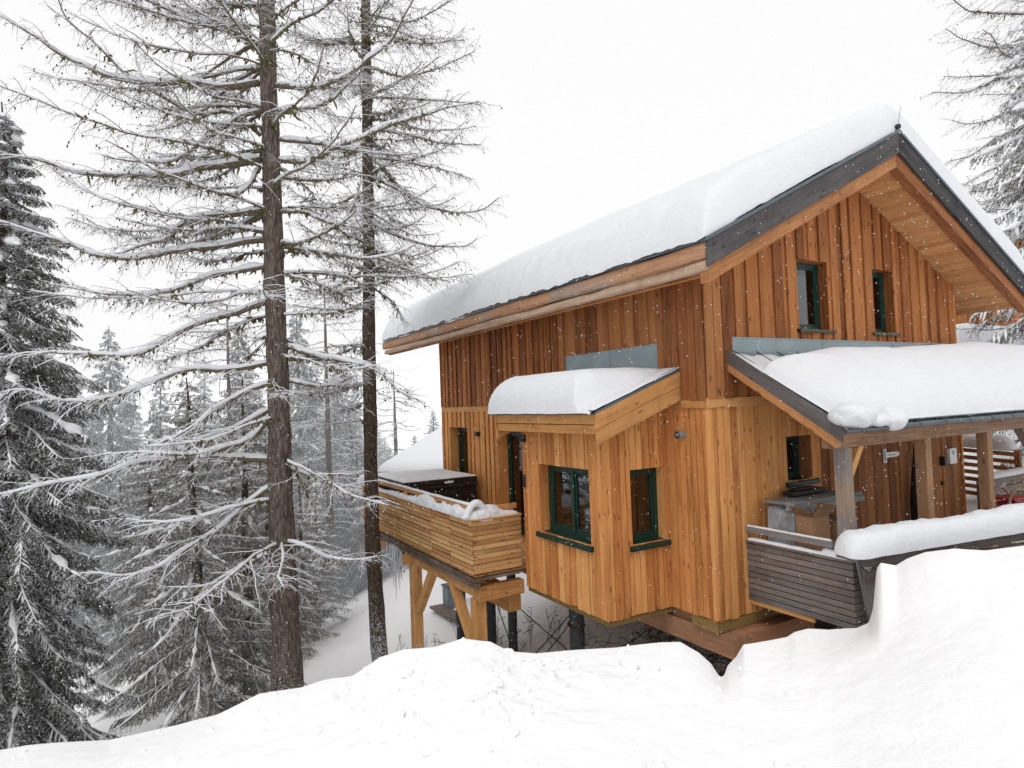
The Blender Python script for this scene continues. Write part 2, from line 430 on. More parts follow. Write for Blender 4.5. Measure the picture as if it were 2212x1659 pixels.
def vnoise(x, y, seed=0):
    """smooth value noise on arrays"""
    xi = np.floor(x).astype(np.int64); yi = np.floor(y).astype(np.int64); fx = x-xi; fy = y-yi
    def h(a, b):
        n = (a*374761393 + b*668265263 + seed*1442695041) & 0x7fffffff
        n = ((n ^ (n >> 13))*1274126177) & 0x7fffffff
        return (n % 10007)/10007.
    u = fx*fx*(3-2*fx); w = fy*fy*(3-2*fy)
    return (h(xi, yi)*(1-u)+h(xi+1, yi)*u)*(1-w)+(h(xi, yi+1)*(1-u)+h(xi+1, yi+1)*u)*w
def fbm(x, y, seed=0, o=4):
    s = 0; a = .5
    for i in range(o):
        s = s + a*(vnoise(x, y, seed+i)-.5)*2; x = x*2.03+3.1; y = y*2.03+1.7; a *= .5
    return s

# ------------------------------------------------------------------ world and light
w = bpy.data.worlds.new('World'); scn.world = w; w.use_nodes = True
nt = w.node_tree; nt.nodes.clear()
wo = nt.nodes.new('ShaderNodeOutputWorld'); bg = nt.nodes.new('ShaderNodeBackground')
sky = nt.nodes.new('ShaderNodeTexSky'); sky.sky_type = 'NISHITA'; sky.sun_disc = False
sky.sun_elevation = R_(48); sky.sun_rotation = R_(200); sky.dust_density = 6; sky.air_density = 1.
hsv = N(nt, 'ShaderNodeHueSaturation', Saturation=.12, Value=.10); nt.links.new(sky.outputs[0], hsv.inputs['Color'])
# overcast: cloud layer of even brightness over the sky
c = mix(nt, .90, hsv.outputs[0], (1.065, 1.065, 1.07))
nt.links.new(c, bg.inputs[0]); bg.inputs[1].default_value = 1.0
nt.links.new(bg.outputs[0], wo.inputs[0])
sun = bpy.data.lights.new('sun', 'SUN'); sun.energy = 1.0; sun.angle = R_(35); sun.color = (1, .98, .95)
so = bpy.data.objects.new('sun', sun); col.objects.link(so)
so.rotation_euler = (R_(33), 0, R_(-52))   # high, behind the camera's left shoulder

# ------------------------------------------------------------------ ground
def slope(x, y):
    z = -2.0 + .27*np.clip(x, -1.5, 60) + .05*np.clip(x+1.5, -25, 0) - .14*np.clip(y-3, -20, 60) + .10*np.clip(y-70, 0, 400)
    return z + .22*fbm(x*.35, y*.35, 5, 4)
CREST = [(-1500, 1500, 6.8), (-700, 1600, 6.6), (-300, 1640, 6.4), (0, 1624, 6.3), (60, 1612, 6.3), (120, 1606, 6.3), (235, 1600, 6.3), (300, 1586, 6.3), (380, 1566, 6.3), (470, 1545, 6.2), (560, 1500, 6.1),
 (650, 1485, 6.), (700, 1470, 5.9), (760, 1462, 5.8), (820, 1421, 5.7), (870, 1407, 5.6), (940, 1396, 5.6), (1000, 1382, 5.5), (1060, 1388, 5.5), (1100, 1410, 5.5), (1160, 1412, 5.6),
 (1240, 1405, 5.7), (1330, 1400, 5.8), (1430, 1387, 5.9), (1470, 1388, 5.9), (1510, 1412, 5.9), (1536, 1437, 5.9), (1550, 1460, 5.9), (1557, 1468, 5.9), (1564, 1466, 5.9), (1572, 1440, 5.95), (1590, 1420, 6.), (1606, 1396, 6.0), (1640, 1388, 6.1),
 (1700, 1381, 6.2), (1716, 1366, 6.3), (1745, 1357, 6.4), (1790, 1360, 6.5), (1850, 1357, 6.6), (1876, 1340, 6.7), (1886, 1310, 6.7), (1890, 1260, 6.7), (1893, 1226, 6.7), (1902, 1212, 6.7), (1935, 1222, 6.6), (1960, 1205, 6.6),
 (2000, 1193, 6.5), (2060, 1186, 6.4), (2130, 1190, 6.3), (2212, 1180, 6.2), (2500, 1170, 6.), (3500, 1150, 6)]
FW = -RM[:, 2].copy(); FW[2] = 0; FW /= np.linalg.norm(FW); RT = np.array([FW[1], -FW[0], 0])
ca_, cr_, cz_ = [], [], []
for px, py, d in CREST:
    p = at(px, py, d) - CAM
    ca_.append(math.atan2(p@RT, p@FW)); cr_.append(math.hypot(p@RT, p@FW)); cz_.append(p[2]+CAM[2])
AT_ = np.linspace(-math.pi, math.pi, 12001)
def gsm(v, sig):
    k = np.exp(-.5*(np.arange(-int(3*sig), int(3*sig)+1)/sig)**2); k /= k.sum()
    return np.convolve(np.pad(v, len(k)//2, mode='edge'), k, 'same')[len(k)//2:-(len(k)//2)]
CZS = gsm(np.interp(AT_, ca_, cz_), 170.); CRS = gsm(np.interp(AT_, ca_, cr_), 60.); CZ1 = gsm(np.interp(AT_, ca_, cz_), 1.5)
def ground_z(ang, r, px_noise=True):
    """bank of ploughed snow round the viewer, then the slope under the house"""
    cr = np.interp(ang, AT_, CRS); cz = np.interp(ang, AT_, CZ1)
    x = CAM[0] + r*(np.cos(ang)*FW[0]+np.sin(ang)*RT[0]); y = CAM[1] + r*(np.cos(ang)*FW[1]+np.sin(ang)*RT[1])
    behind = np.abs(ang) > 1.9
    t = np.clip(r/cr, 0, 1)
    t2 = np.clip((r-1.6)/(cr-1.6), 0, 1)
    czs = np.interp(ang, AT_, CZS)
    near = np.clip((t2-.72)/.27, 0, 1); near = near*near*(3-2*near)
    cze = cz; cz = czs + (cz-czs)*near
    lip = .18*np.clip((ang-.15)/.3, 0, 1)
    z0 = 1.33*(1-t2)+cz*t2 - (.10 + lip)*np.sin(np.pi*t2)*(1-.3*t2)
    lump = (fbm(x*1.1, y*1.1, 11, 3)*.09 + np.abs(fbm(x*3.1, y*3.1, 21, 3))*.07)
    mid = np.exp(-((ang+.12)/.22)**2)*.9 + .22
    z0 = z0 + lump*mid*np.clip(t2*2, .15, 1)*np.clip((1.03-t2)*6, .30, 1)
    z0 = z0 + (np.abs(fbm(x*7.5, y*7.5, 71, 2))*.035-.010)*np.clip(.25+.9*np.exp(-((ang+.10)/.16)**2), 0, 1)*np.clip(t2*1.4, 0, 1)*np.clip((1.01-t2)*8, .35, 1)
    G = slope(x, y)
    u = np.clip((r-cr)/1.25, 0, 1)
    # rounded crest, then a steep fall to the slope
    fall = np.where(u < .12, 1-(u/.12)**2*.10, .90*(1-np.clip((u-.12)/.88, 0, 1))**1.6)
    z1 = G + (cze-G)*np.clip(fall, 0, 1)
    z = np.where(r <= cr, z0, z1)
    z = np.where(behind, 1.33 + .1*fbm(x*.3, y*.3, 8), z)
    return x, y, z
angs = np.unique(np.concatenate([np.linspace(-math.pi, -.85, 60), np.linspace(-.85, .85, 1100), np.linspace(.62, .72, 60), np.linspace(.85, math.pi, 60)]))
base_r = np.concatenate([np.linspace(0, .97, 150)])
gx = []; 
cr_all = np.interp(angs, AT_, CRS)
rows = []
for t in np.concatenate([[.02, .08, .15, .22], np.linspace(.28, 1, 170)]): rows.append(cr_all*t)
for dlt in np.concatenate([np.linspace(.02, 1.3, 26), np.geomspace(1.5, 30, 90), np.geomspace(31, 600, 30)]): rows.append(cr_all+dlt)
RR = np.array(rows); AA = np.broadcast_to(angs, RR.shape)
X, Y, Z = ground_z(AA, RR)
V = np.stack([X, Y, Z], -1).reshape(-1, 3)
n_r, n_a = RR.shape
ii = np.arange(n_r*n_a).reshape(n_r, n_a)
F = np.stack([ii[:-1, :-1], ii[:-1, 1:], ii[1:, 1:], ii[1:, :-1]], -1).reshape(-1, 4)
F = F[:, ::-1]
g = mesh_np('ground', V, F, M['groundsnow']); tag(g, kind='structure')
def gz(x, y):
    dx = x-CAM[0]; dy = y-CAM[1]
    a = np.array([math.atan2(dx*RT[0]+dy*RT[1], dx*FW[0]+dy*FW[1])]); r = np.array([math.hypot(dx, dy)])
    return float(ground_z(a, r)[2][0])
#PART2

# ================================================================== CHALET
house = tag(empty('chalet'), 'large timber chalet on piles with green windows and a thick snowy gable roof', 'house')
RX, RZ, RS = 3.4, 6.95, .49          # ridge x, ridge height, roof slope
def zt(x): return RZ - RS*abs(x-RX)
def soff(x): return zt(x) - .51
W, L = 6.57, 8.72                     # gable width, eave length
class Fr:
    """wall frame: u runs along the wall, outward normal n"""
    def __init__(s, o, u, n): s.o = Vector(o); s.u = Vector(u); s.n = Vector(n)
    def p(s, u, z, d=0): return s.o + s.u*u + s.n*d + Vector((0, 0, z))
def boards(mb, fr, u0, u1, zb, zt_, ops=(), wr=(.11, .19), th=.024, batten=0., gap=.011, jit=.012, ends=.012, d0=0., breaks=()):
    f0 = zb if callable(zb) else (lambda u: zb); f1 = zt_ if callable(zt_) else (lambda u: zt_)
    ed = [u0]
    while ed[-1] < u1 - wr[1]: ed.append(ed[-1]+random.uniform(*wr))
    ed.append(u1)
    must = [e for o in ops for e in o[:2]] + list(breaks)
    for m_ in must:
        if not u0 < m_ < u1: continue
        k = min(range(1, len(ed)-1), key=lambda i: abs(ed[i]-m_)) if len(ed) > 2 else None
        if k is not None and abs(ed[k]-m_) < wr[0]*.55 and ed[k] not in must: ed[k] = m_
        else: ed.append(m_)
    ed = sorted(set(ed))
    for i in range(len(ed)-1):
        a, b = ed[i]+gap/2, ed[i+1]-gap/2
        if b-a < .004: continue
        mid = (a+b)/2; cuts = [(f0, f1)]
        segs = [(None, None)]
        iv = [(f0(mid), f1(mid), True, True)]
        for o in ops:
            if o[0]-1e-4 <= mid <= o[1]+1e-4:
                nv = []
                for (p, q, lo, hi) in iv:
                    if o[2] >= q or o[3] <= p: nv.append((p, q, lo, hi)); continue
                    if o[2] > p: nv.append((p, o[2], lo, False))
                    if o[3] < q: nv.append((o[3], q, False, hi))
                iv = nv
        raise_ = batten if (batten and i % 2) else 0.
        wa = (a - (.012 if raise_ else 0)); wb = (b + (.012 if raise_ else 0))
        t = (random.random(), random.random(), random.random())
        dz = random.uniform(-ends, ends) if ends else 0
        dd = d0 + random.uniform(0, jit) + raise_
        for (p, q, lo, hi) in iv:
            if q-p < .02: continue
            za, zb2 = (f0(wa)+dz, f0(wb)+dz) if lo else (p, p)
            ya, yb2 = (f1(wa), f1(wb)) if hi else (q, q)
            dn = dd - (0. if not raise_ else 0.)
            P = []
            for (u, z) in ((wa, za), (wb, zb2)): pass
            P = [fr.p(wa, za, dn), fr.p(wb, zb2, dn), fr.p(wb, zb2, dn+th), fr.p(wa, za, dn+th),
                 fr.p(wa, ya, dn), fr.p(wb, yb2, dn), fr.p(wb, yb2, dn+th), fr.p(wa, ya, dn+th)]
            mb.hexa(P, t)
def lining(mb, fr, u0, u1, zb, zt_, ops, depth, th=.03):
    boards(mb, fr, u0, u1, zb, zt_, ops, wr=(.6, .9), th=th, gap=0, jit=0, ends=0, d0=-depth-th)
def window(fr, ua, ub, za, zb, parent, depth=.17, mullion=None, wall_d=.26, sill=True, fw=.07, revealmat='lower', sillout=.10, sillw=.06, door=False):
    f = MB(); g_ = (.4, .4, .4)
    def bx_(mb, a, b, z0, z1, d0, d1, tint=g_):
        mb.hexa([fr.p(a, z0, d0), fr.p(b, z0, d0), fr.p(b, z0, d1), fr.p(a, z0, d1), fr.p(a, z1, d0), fr.p(b, z1, d0), fr.p(b, z1, d1), fr.p(a, z1, d1)], tint)
    D0, D1 = -depth-.07, -depth
    e = .002
    bx_(f, ua+e, ua+fw, za+e, zb-e, D0, D1); bx_(f, ub-fw, ub-e, za+e, zb-e, D0, D1)
    bx_(f, ua+fw, ub-fw, za+e, za+fw, D0, D1); bx_(f, ua+fw, ub-fw, zb-fw, zb-e, D0, D1)
    # inner casement ring, a little proud
    fi = fw*.62
    ranges = [(ua+fw, ub-fw)] if not mullion else [(ua+fw, ua+mullion-.035), (ua+mullion+.035, ub-fw)]
    if mullion: bx_(f, ua+mullion-.035, ua+mullion+.035, za+fw, zb-fw, D0, D1+.012)
    for a, b in ranges:
        bx_(f, a, a+fi*.7, za+fw, zb-fw, D0+.01, D1-.012); bx_(f, b-fi*.7, b, za+fw, zb-fw, D0+.01, D1-.012)
        bx_(f, a+fi*.7, b-fi*.7, za+fw, za+fw+fi*.7, D0+.01, D1-.012); bx_(f, a+fi*.7, b-fi*.7, zb-fw-fi*.7, zb-fw, D0+.01, D1-.012)
    o = f.build('door' if door else 'window', M['green'], parent, bevel=.004)
    p = MB()
    for a, b in ranges: bx_(p, a+.01, b-.01, za+fw+.01, zb-fw-.01, D0+.028, D0+.034)
    p.build('pane', M['glass'], o)
    r = MB()
    t = .018
    def rb(P): r.hexa(P)
    R0, R1 = -wall_d, .022
    for a, b in ((ua-t, ua), (ub, ub+t)):
        rb([fr.p(a, za-t, R0), fr.p(b, za-t, R0), fr.p(b, za-t, R1-.006), fr.p(a, za-t, R1-.006), fr.p(a, zb+t, R0), fr.p(b, zb+t, R0), fr.p(b, zb+t, R1-.006), fr.p(a, zb+t, R1-.006)])
    for z0, z1 in ((zb, zb+t),):
        rb([fr.p(ua, z0, R0), fr.p(ua, z1, R0), fr.p(ua, z1, R1-.008), fr.p(ua, z0, R1-.008), fr.p(ub, z0, R0), fr.p(ub, z1, R0), fr.p(ub, z1, R1-.008), fr.p(ub, z0, R1-.008)])
    r.build('window_reveal', M[revealmat], o)
    if sill:
        s = MB()
        h = sillw
        s.hexa([fr.p(ua-.07, za-.015-h, .03), fr.p(ua-.07, za-.005, -depth+.0), fr.p(ua-.07, za-.035, sillout), fr.p(ua-.07, za-.035-h, sillout),
                fr.p(ub+.07, za-.015-h, .03), fr.p(ub+.07, za-.005, -depth+.0), fr.p(ub+.07, za-.035, sillout), fr.p(ub+.07, za-.035-h, sillout)], g_) if False else None
        # folded sheet: sloping top and front lip
        s.hexa([fr.p(ua+.001, za-.001, -depth-.005), fr.p(ub-.001, za-.001, -depth-.005), fr.p(ub+.06, za-.030, sillout), fr.p(ua-.06, za-.030, sillout),
                fr.p(ua+.001, za+.008, -depth-.005), fr.p(ub-.001, za+.008, -depth-.005), fr.p(ub+.06, za-.018, sillout), fr.p(ua-.06, za-.018, sillout)], g_)
        s.hexa([fr.p(ua-.06, za-.019-h, sillout), fr.p(ua-.06, za-.019-h, sillout+.006), fr.p(ua-.06, za-.018, sillout+.006), fr.p(ua-.06, za-.018, sillout),
                fr.p(ub+.06, za-.019-h, sillout), fr.p(ub+.06, za-.019-h, sillout+.006), fr.p(ub+.06, za-.018, sillout+.006), fr.p(ub+.06, za-.018, sillout)], g_)
        for sg, uu in ((-1, ua-.06), (1, ub+.06)):
            s.hexa([fr.p(uu, za-.019-h, .026), fr.p(uu+sg*.006, za-.019-h, .026), fr.p(uu+sg*.006, za+.0, .026), fr.p(uu, za+.0, .026),
                    fr.p(uu, za-.019-h, sillout+.006), fr.p(uu+sg*.006, za-.019-h, sillout+.006), fr.p(uu+sg*.006, za-.012, sillout+.006), fr.p(uu, za-.012, sillout+.006)], g_)
        s.build('sill', M['green'], o)
    return o

F_eave = Fr((0, 0, 0), (0, 1, 0), (-1, 0, 0))        # left facade, u = y
F_gab = Fr((0, 0, 0), (1, 0, 0), (0, -1, 0))         # gable facade, u = x
BY0, BY1, BX = .85, 2.94, -1.14
F_bayf = Fr((BX, 0, 0), (0, 1, 0), (-1, 0, 0))
F_bays = Fr((0, BY0, 0), (1, 0, 0), (0, -1, 0))      # u = x from BX to 0
F_bayn = Fr((0, BY1, 0), (-1, 0, 0), (0, 1, 0))

# -- upper storey, eave side
ZB = 2.96
m = MB()
boards(m, F_eave, -.03, .86, ZB, lambda u: soff(0)-.02, wr=(.13, .19), batten=.0, th=.03, jit=.02, d0=.035)
boards(m, F_eave, .86, 3.3, ZB, lambda u: soff(0)-.02, ops=[(.5, 3.22, 2.8, 3.80)], wr=(.13, .18), batten=.02, th=.024, d0=.02)
m.build('wall', M['uppergold'], house)
m = MB()
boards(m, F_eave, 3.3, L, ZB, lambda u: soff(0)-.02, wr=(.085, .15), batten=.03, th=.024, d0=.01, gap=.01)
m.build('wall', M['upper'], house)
# -- lower storey, eave side
DR = (4.6, 5.85, .30, 2.43); WL = (7.27, 8.33, .95, 2.47)
m = MB()
boards(m, F_eave, -.026, BY0-.001, 0., 2.85, wr=(.09, .15), th=.026)
m.build('wall', M['lower'], house)
m = MB()
boards(m, F_eave, BY1, L, 0., 2.86, ops=[DR, WL], wr=(.085, .15), batten=.03, gap=.01, th=.022)
m.build('wall', M['lower'], house)
# -- gable, upper
W1 = (2.0, 2.74, 3.97, 5.03); W2 = (3.93, 4.58, 3.97, 5.03)
m = MB()
boards(m, F_gab, -.06, .44, 2.96, lambda u: soff(u)-.005, wr=(.12, .19), th=.03, jit=.02, d0=.035)
m.build('wall', M['uppergold'], house)
m = MB()
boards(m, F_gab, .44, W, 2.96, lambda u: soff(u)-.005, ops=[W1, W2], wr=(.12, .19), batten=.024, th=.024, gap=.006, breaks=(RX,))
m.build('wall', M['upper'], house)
# -- gable, lower
WP = (1.55, 2.13, 1.72, 2.37)
m = MB()
boards(m, F_gab, -.0, 2.35, 0., 2.85, ops=[WP], wr=(.09, .15), th=.026)
m.build('wall', M['lower'], house)
m = MB()
boards(m, F_gab, 2.35, W, .1, 2.85, wr=(.14, .24), th=.024, batten=.012, gap=.008)
m.build('wall', M['porchw'], house)
# -- bay
BW = (1.17, 2.46, .97, 2.03); BS = (-.71, -.08, .97, 2.01)
def bayroof(x): return 3.42 + (x+.0)*.355        # top of the bay roof at x (<= 0)
m = MB()
boards(m, F_bayf, BY0-.024, BY1+.02, 0., lambda u: bayroof(BX)-.12, ops=[BW], wr=(.09, .155), th=.026)
m.build('wall', M['lower'], house)
m = MB()
boards(m, F_bays, BX+.001, -.002, 0., lambda u: bayroof(u)-.1, ops=[BS], wr=(.09, .155), th=.026)
m.build('wall', M['lower'], house)
m = MB()
boards(m, F_bayn, .002, -BX-.001, 0., lambda u: bayroof(-u)-.1, wr=(.11, .19), th=.02)
m.build('wall', M['lower'], house)
# -- linings and inner floors (the inside seen through the glass)
m = MB()
WDT = .25
lining(m, F_eave, WDT, BY0+.1, .1, lambda u: soff(0)-.05, [], WDT)
lining(m, F_eave, BY0+.1, BY1-.1, .1, lambda u: soff(0)-.05, [(BY0, BY1, .0, 2.6)], WDT)
lining(m, F_eave, BY1-.1, L-WDT, .1, lambda u: soff(0)-.05, [DR, WL], WDT)
lining(m, F_gab, WDT+.04, W-WDT-.04, .1, lambda u: soff(u)-.05, [W1, W2, WP], WDT)
lining(m, F_bayf, BY0+WDT, BY1-.1, .1, 2.95, [BW], WDT)
lining(m, F_bays, BX+WDT+.03, -WDT-.03, .1, 2.95, [BS], WDT)
# far walls, floors and ceiling
m.box((W-.1, -.0, .0), (W-.02, L-.03, 4.7)); 
m.box((.02, L-.1, .0), (W-.1, L-.02, 4.8))
m.box((.03, .03, .03), (W-.11, L-.11, .25)); m.box((BX+.03, BY0+.03, .03), (.03, BY1-.03, .24))
m.box((.30, .30, 2.72), (W-.3, L-.3, 2.84))
m.box((BX+.2, BY0+.25, 2.56), (.1, BY1-.05, 2.6))
m.box((3.6, .3, .25), (3.7, 4.6, 2.7)); m.box((.3, 4.1, .25), (3.0, 4.2, 2.7))
m.build('interior_wall', M['plaster'], house)
# windows
window(F_bayf, *BW, house, mullion=.62, fw=.082, sillout=.085, depth=.14)
window(F_bays, *BS, house, fw=.08, sillout=.085, depth=.12)
window(F_gab, *W1, house, revealmat='upper', fw=.07, depth=.12, sillw=.035, sillout=.08)
window(F_gab, *W2, house, revealmat='upper', fw=.06, depth=.12, sillw=.035, sillout=.08)
window(F_gab, *WP, house, revealmat='porchw', fw=.06, depth=.19)
window(F_eave, *WL, house, fw=.08, sill=False, depth=.2)
window(F_eave, *DR, house, fw=.09, sill=False, depth=.2, door=True)

# -- trim: belt boards, corner boards, bottom plates
m = MB()
m.box((-.058, .0, 2.845), (-.012, BY0-.01, 2.975)); m.box((-.058, 3.15, 2.84), (-.012, L+.01, 2.965))
m.box((-.062, -.062, 2.843), (W*.34, -.012, 2.977)); m.box((2.25, -.055, 2.84), (W, -.01, 2.97))
m.build('belt_board', M['frame'], house, bevel=.004)
m = MB()
for lo_, hi_ in (((-.040, -.040, .02), (.03, .03, 2.843)), ((BX-.040, BY0-.040, .02), (BX+.03, BY0+.03, 2.88)), ((-.034, L-.06, .02), (.02, L+.02, 4.7)), ((W-.03, -.06, .3), (W+.02, .02, 4.75))):
    m = MB(); m.box(lo_, hi_); m.build('corner_board', M['lower'], house, bevel=.003)
m = MB()
m.box((-.02, -.012, -.16), (.12, .45, -.012)); m.box((.12, -.010, -.16), (1.2, .1, -.012))
m.box((BX-.012, BY0-.012, -.085), (-.02, BY0+.10, -.004)); m.box((BX-.012, BY0+.1, -.08), (BX+.1, BY1, -.006))
m.build('sill_plate', M['mosswood'], house, bevel=.006)
m = MB()
m.box((.05, -.22, -.46), (.30, 7.5, -.17)); m.box((.30, -.20, -.45), (1.75, .02, -.165))
m.box((.9, .02, -.6), (1.1, 7.5, -.1)); m.box((W-.4, 0, -.5), (W-.1, 8, -.0))
m.box((.1, .1, -.17), (W-.1, L-.1, -.02))
m.box((BX+.1, BY0+.1, -.1), (.1, BY1-.02, -.01))
m.build('base_beam', M['brownbeam'], house, bevel=.006)

# -- main roof
YF, YB, XL, XR = -.87, 10.75, -.83, 7.63
m = MB()
gT = (.5, .5, .5)
for xa, xb in ((XL-.03, RX), (RX, XR+.03)):
    m.hexa([(xa, YF-.02, zt(xa)), (xb, YF-.02, zt(xb)), (xb, YF-.02, zt(xb)-.045), (xa, YF-.02, zt(xa)-.045),
            (xa, YB, zt(xa)), (xb, YB, zt(xb)), (xb, YB, zt(xb)-.045), (xa, YB, zt(xa)-.045)], gT)
roof = m.build('roof', M['zincdark'], house)
m = MB()   # grey barge boards on the gable front
for xa, xb in ((XL-.01, RX), (RX, XR)):
    m.hexa([(xa, YF, zt(xa)-.05), (xa, YF, zt(xa)-.36), (xa, YF+.035, zt(xa)-.36), (xa, YF+.035, zt(xa)-.05),
            (xb, YF, zt(xb)-.05), (xb, YF, zt(xb)-.36), (xb, YF+.035, zt(xb)-.36), (xb, YF+.035, zt(xb)-.05)])
m.build('barge_board', M['greyboard'], roof, bevel=.004)
m = MB()   # verge rafters behind them
for xa, xb in ((XL+.06, RX), (RX, XR-.06)):
    m.hexa([(xa, YF+.05, zt(xa)-.30), (xa, YF+.05, zt(xa)-.56), (xa, YF+.20, zt(xa)-.56), (xa, YF+.20, zt(xa)-.30),
            (xb, YF+.05, zt(xb)-.30), (xb, YF+.05, zt(xb)-.56), (xb, YF+.20, zt(xb)-.56), (xb, YF+.20, zt(xb)-.30)])
m.build('verge_rafter', M['rafter'], roof, bevel=.008)
m = MB()   # soffit boards run with the ridge direction under the overhang
for sgn in (-1, 1):
    x = RX
    while True:
        x2 = x + sgn*.10
        lim = (XL+.06) if sgn < 0 else (XR-.06)
        if (sgn < 0 and x2 < lim) or (sgn > 0 and x2 > lim): break
        a, b = sorted((x+sgn*.003, x2))
        m.hexa([(a, YF+.08, zt(a)-.50), (b, YF+.08, zt(b)-.50), (b, YF+.08, zt(b)-.47), (a, YF+.08, zt(a)-.47),
                (a, YB-.1, zt(a)-.50), (b, YB-.1, zt(b)-.50), (b, YB-.1, zt(b)-.47), (a, YB-.1, zt(a)-.47)])
        x = x2
m.build('soffit', M['soffit'], roof)
# eave fascia: a barky log with a pale peeled lower edge
def rough_beam(name, p0, p1, w_, h_, mt, parent, amp=.012, n=60, seed=1):
    p0 = np.array(p0, float); p1 = np.array(p1, float); V = []; F = []
    prof = []
    for k in range(16):
        a = 2*math.pi*k/16; c_, s_ = math.cos(a), math.sin(a)
        q = (abs(c_)**5+abs(s_)**5)**(-1/5); prof.append((c_*q*w_/2, s_*q*h_/2))
    ax = (p1-p0)/np.linalg.norm(p1-p0); side = np.cross(ax, (0, 0, 1)); side /= np.linalg.norm(side); up = np.cross(side, ax)
    mb = MB(); t = (.5, random.random(), .4); L_ = np.linalg.norm(p1-p0)
    for i in range(n+1):
        s = i/n
        for k, (a, b) in enumerate(prof):
            q = 1 + amp/max(w_, h_)*8*float(fbm(np.array([s*L_*1.3]), np.array([k*.45]), seed, 3)[0])
            p = p0+(p1-p0)*s + side*a*q + up*b*q
            mb.v.append(tuple(p))
    for i in range(n):
        for k in range(16):
            k2 = (k+1) % 16
            u0, u1 = i/n*L_, (i+1)/n*L_; v0, v1 = k*.06, (k+1)*.06
            mb.face([i*16+k, i*16+k2, (i+1)*16+k2, (i+1)*16+k], [(u0, v0), (u0, v1), (u1, v1), (u1, v0)], t)
    for e in (0, n):
        idx = [e*16+k for k in range(16)]
        if e == 0: idx = idx[::-1]
        mb.face(idx, [(prof[k % 16][0]*.3, prof[k % 16][1]) for k in range(16)], t)
    o = mb.build(name, mt, parent, smooth=True)
    return o
rough_beam('fascia', (XL+.05, YF+.036, zt(XL)-.15), (XL+.05, YB+.1, zt(XL)-.15), .11, .21, M['log'], roof, .007, 120)
rough_beam('fascia_edge', (XL+.09, YF+.06, zt(XL)-.33), (XL+.09, YB+.05, zt(XL)-.33), .12, .13, M['palelog'], roof, .007, 120, 9)
rough_beam('fascia', (XR-.05, YF+.04, zt(XR)-.2), (XR-.05, YB, zt(XR)-.2), .11, .28, M['log'], roof, .012, 60)
m = MB()
m.hexa([(XL+.12, YF+.2, zt(XL)-.42), (XL+.3, YF+.2, zt(XL)-.36), (XL+.3, YF+.2, zt(XL)-.33), (XL+.12, YF+.2, zt(XL)-.38),
        (XL+.12, YB, zt(XL)-.42), (XL+.3, YB, zt(XL)-.36), (XL+.3, YB, zt(XL)-.33), (XL+.12, YB, zt(XL)-.38)])
m.build('soffit_batten', M['rafter'], roof)
# lightning rod at the ridge end
p = MB(); p.beam((RX-.02, YF-.01, RZ+.0), (RX-.02, YF-.01, RZ+.07), .07, .07); 
lr = p.build('rod_clamp', M['black'], roof, bevel=.02)
tube_obj('lightning_rod', [(RX-.02, YF-.01, RZ+.05), (RX+.08, YF-.01, RZ+.36)], [.005, .003], M['zincdark'], lr, 6)

def snow_sheet(name, P, thick, parent, us, vs, nrm=(0, 0, 1), m_='snow'):
    """P(u,v)->xyz base arrays, thick(u,v)->thickness; closed on its rim by dropping to zero thickness"""
    U, Vv = np.meshgrid(us, vs, indexing='ij')
    B = P(U, Vv); T = thick(U, Vv)
    top = B + T[..., None]*np.array(nrm)
    n, k = U.shape
    idx = np.arange(n*k).reshape(n, k)
    F = np.stack([idx[:-1, :-1], idx[1:, :-1], idx[1:, 1:], idx[:-1, 1:]], -1).reshape(-1, 4)
    return mesh_np(name, top.reshape(-1, 3), F, M[m_], parent)
def edgegrid(a, b, w_, n_e, n_m):
    t = w_*(1-np.cos(np.linspace(0, math.pi/2, n_e)))
    return np.concatenate([a+t, np.linspace(a+w_, b-w_, n_m)[1:-1], (b-t)[::-1]])
def qr(d, w_, pw=2.):   # quarter-round profile rising from an edge
    e = np.clip(d/w_, 0, 1); return (1-(1-e)**pw)**(1/pw)
# main roof snow; v = roof x, u = y
def mP(U, Vv):
    dr = np.abs(Vv-RX); z = RZ - RS*np.sqrt(dr**2+.30**2) + RS*.12
    return np.stack([Vv, U, z], -1)
def mT(U, Vv):
    e = np.minimum(np.minimum((U-(YF+.02))*2.4, (YB+.05)-U), np.minimum(Vv-(XL-.05), (XR+.05)-Vv))
    base = .61 + .05*fbm(U*.35, Vv*.35, 31, 3)
    ew = .36 + .05*fbm(U*.9, Vv*.9, 33, 2)
    near_front = np.minimum(U-(YF+.02), 9)
    ea = qr(np.clip(U-(YF+.02), 0, 9), .40+.12*fbm(Vv*.8, Vv*0, 36, 3), 2.0); eb = qr(np.clip(Vv-(XL-.05), 0, 9), .85+.2*fbm(U*.7, U*0, 37, 3), 2.0)
    base = base + .035*fbm(U*1.1, Vv*1.1, 43, 4)
    t = base*np.minimum(qr(e, ew, 2.2), 1)*(.78+.22*ea)*(.45+.55*eb) - .03
    rough = .045*np.abs(fbm(U*2.6, Vv*2.6, 41, 4))*np.exp(-np.clip(Vv-XL, 0, 9)/1.6)
    return t + .02*fbm(U*1.5, Vv*1.5, 35, 4) - rough*2 + .05*fbm(U*.9, Vv*.9, 39, 4)*(e > .1)
snow_sheet('snow_cover', mP, mT, roof, edgegrid(YF+.02, YB+.05, .4, 12, 200), edgegrid(XL-.05, XR+.05, .4, 12, 120))

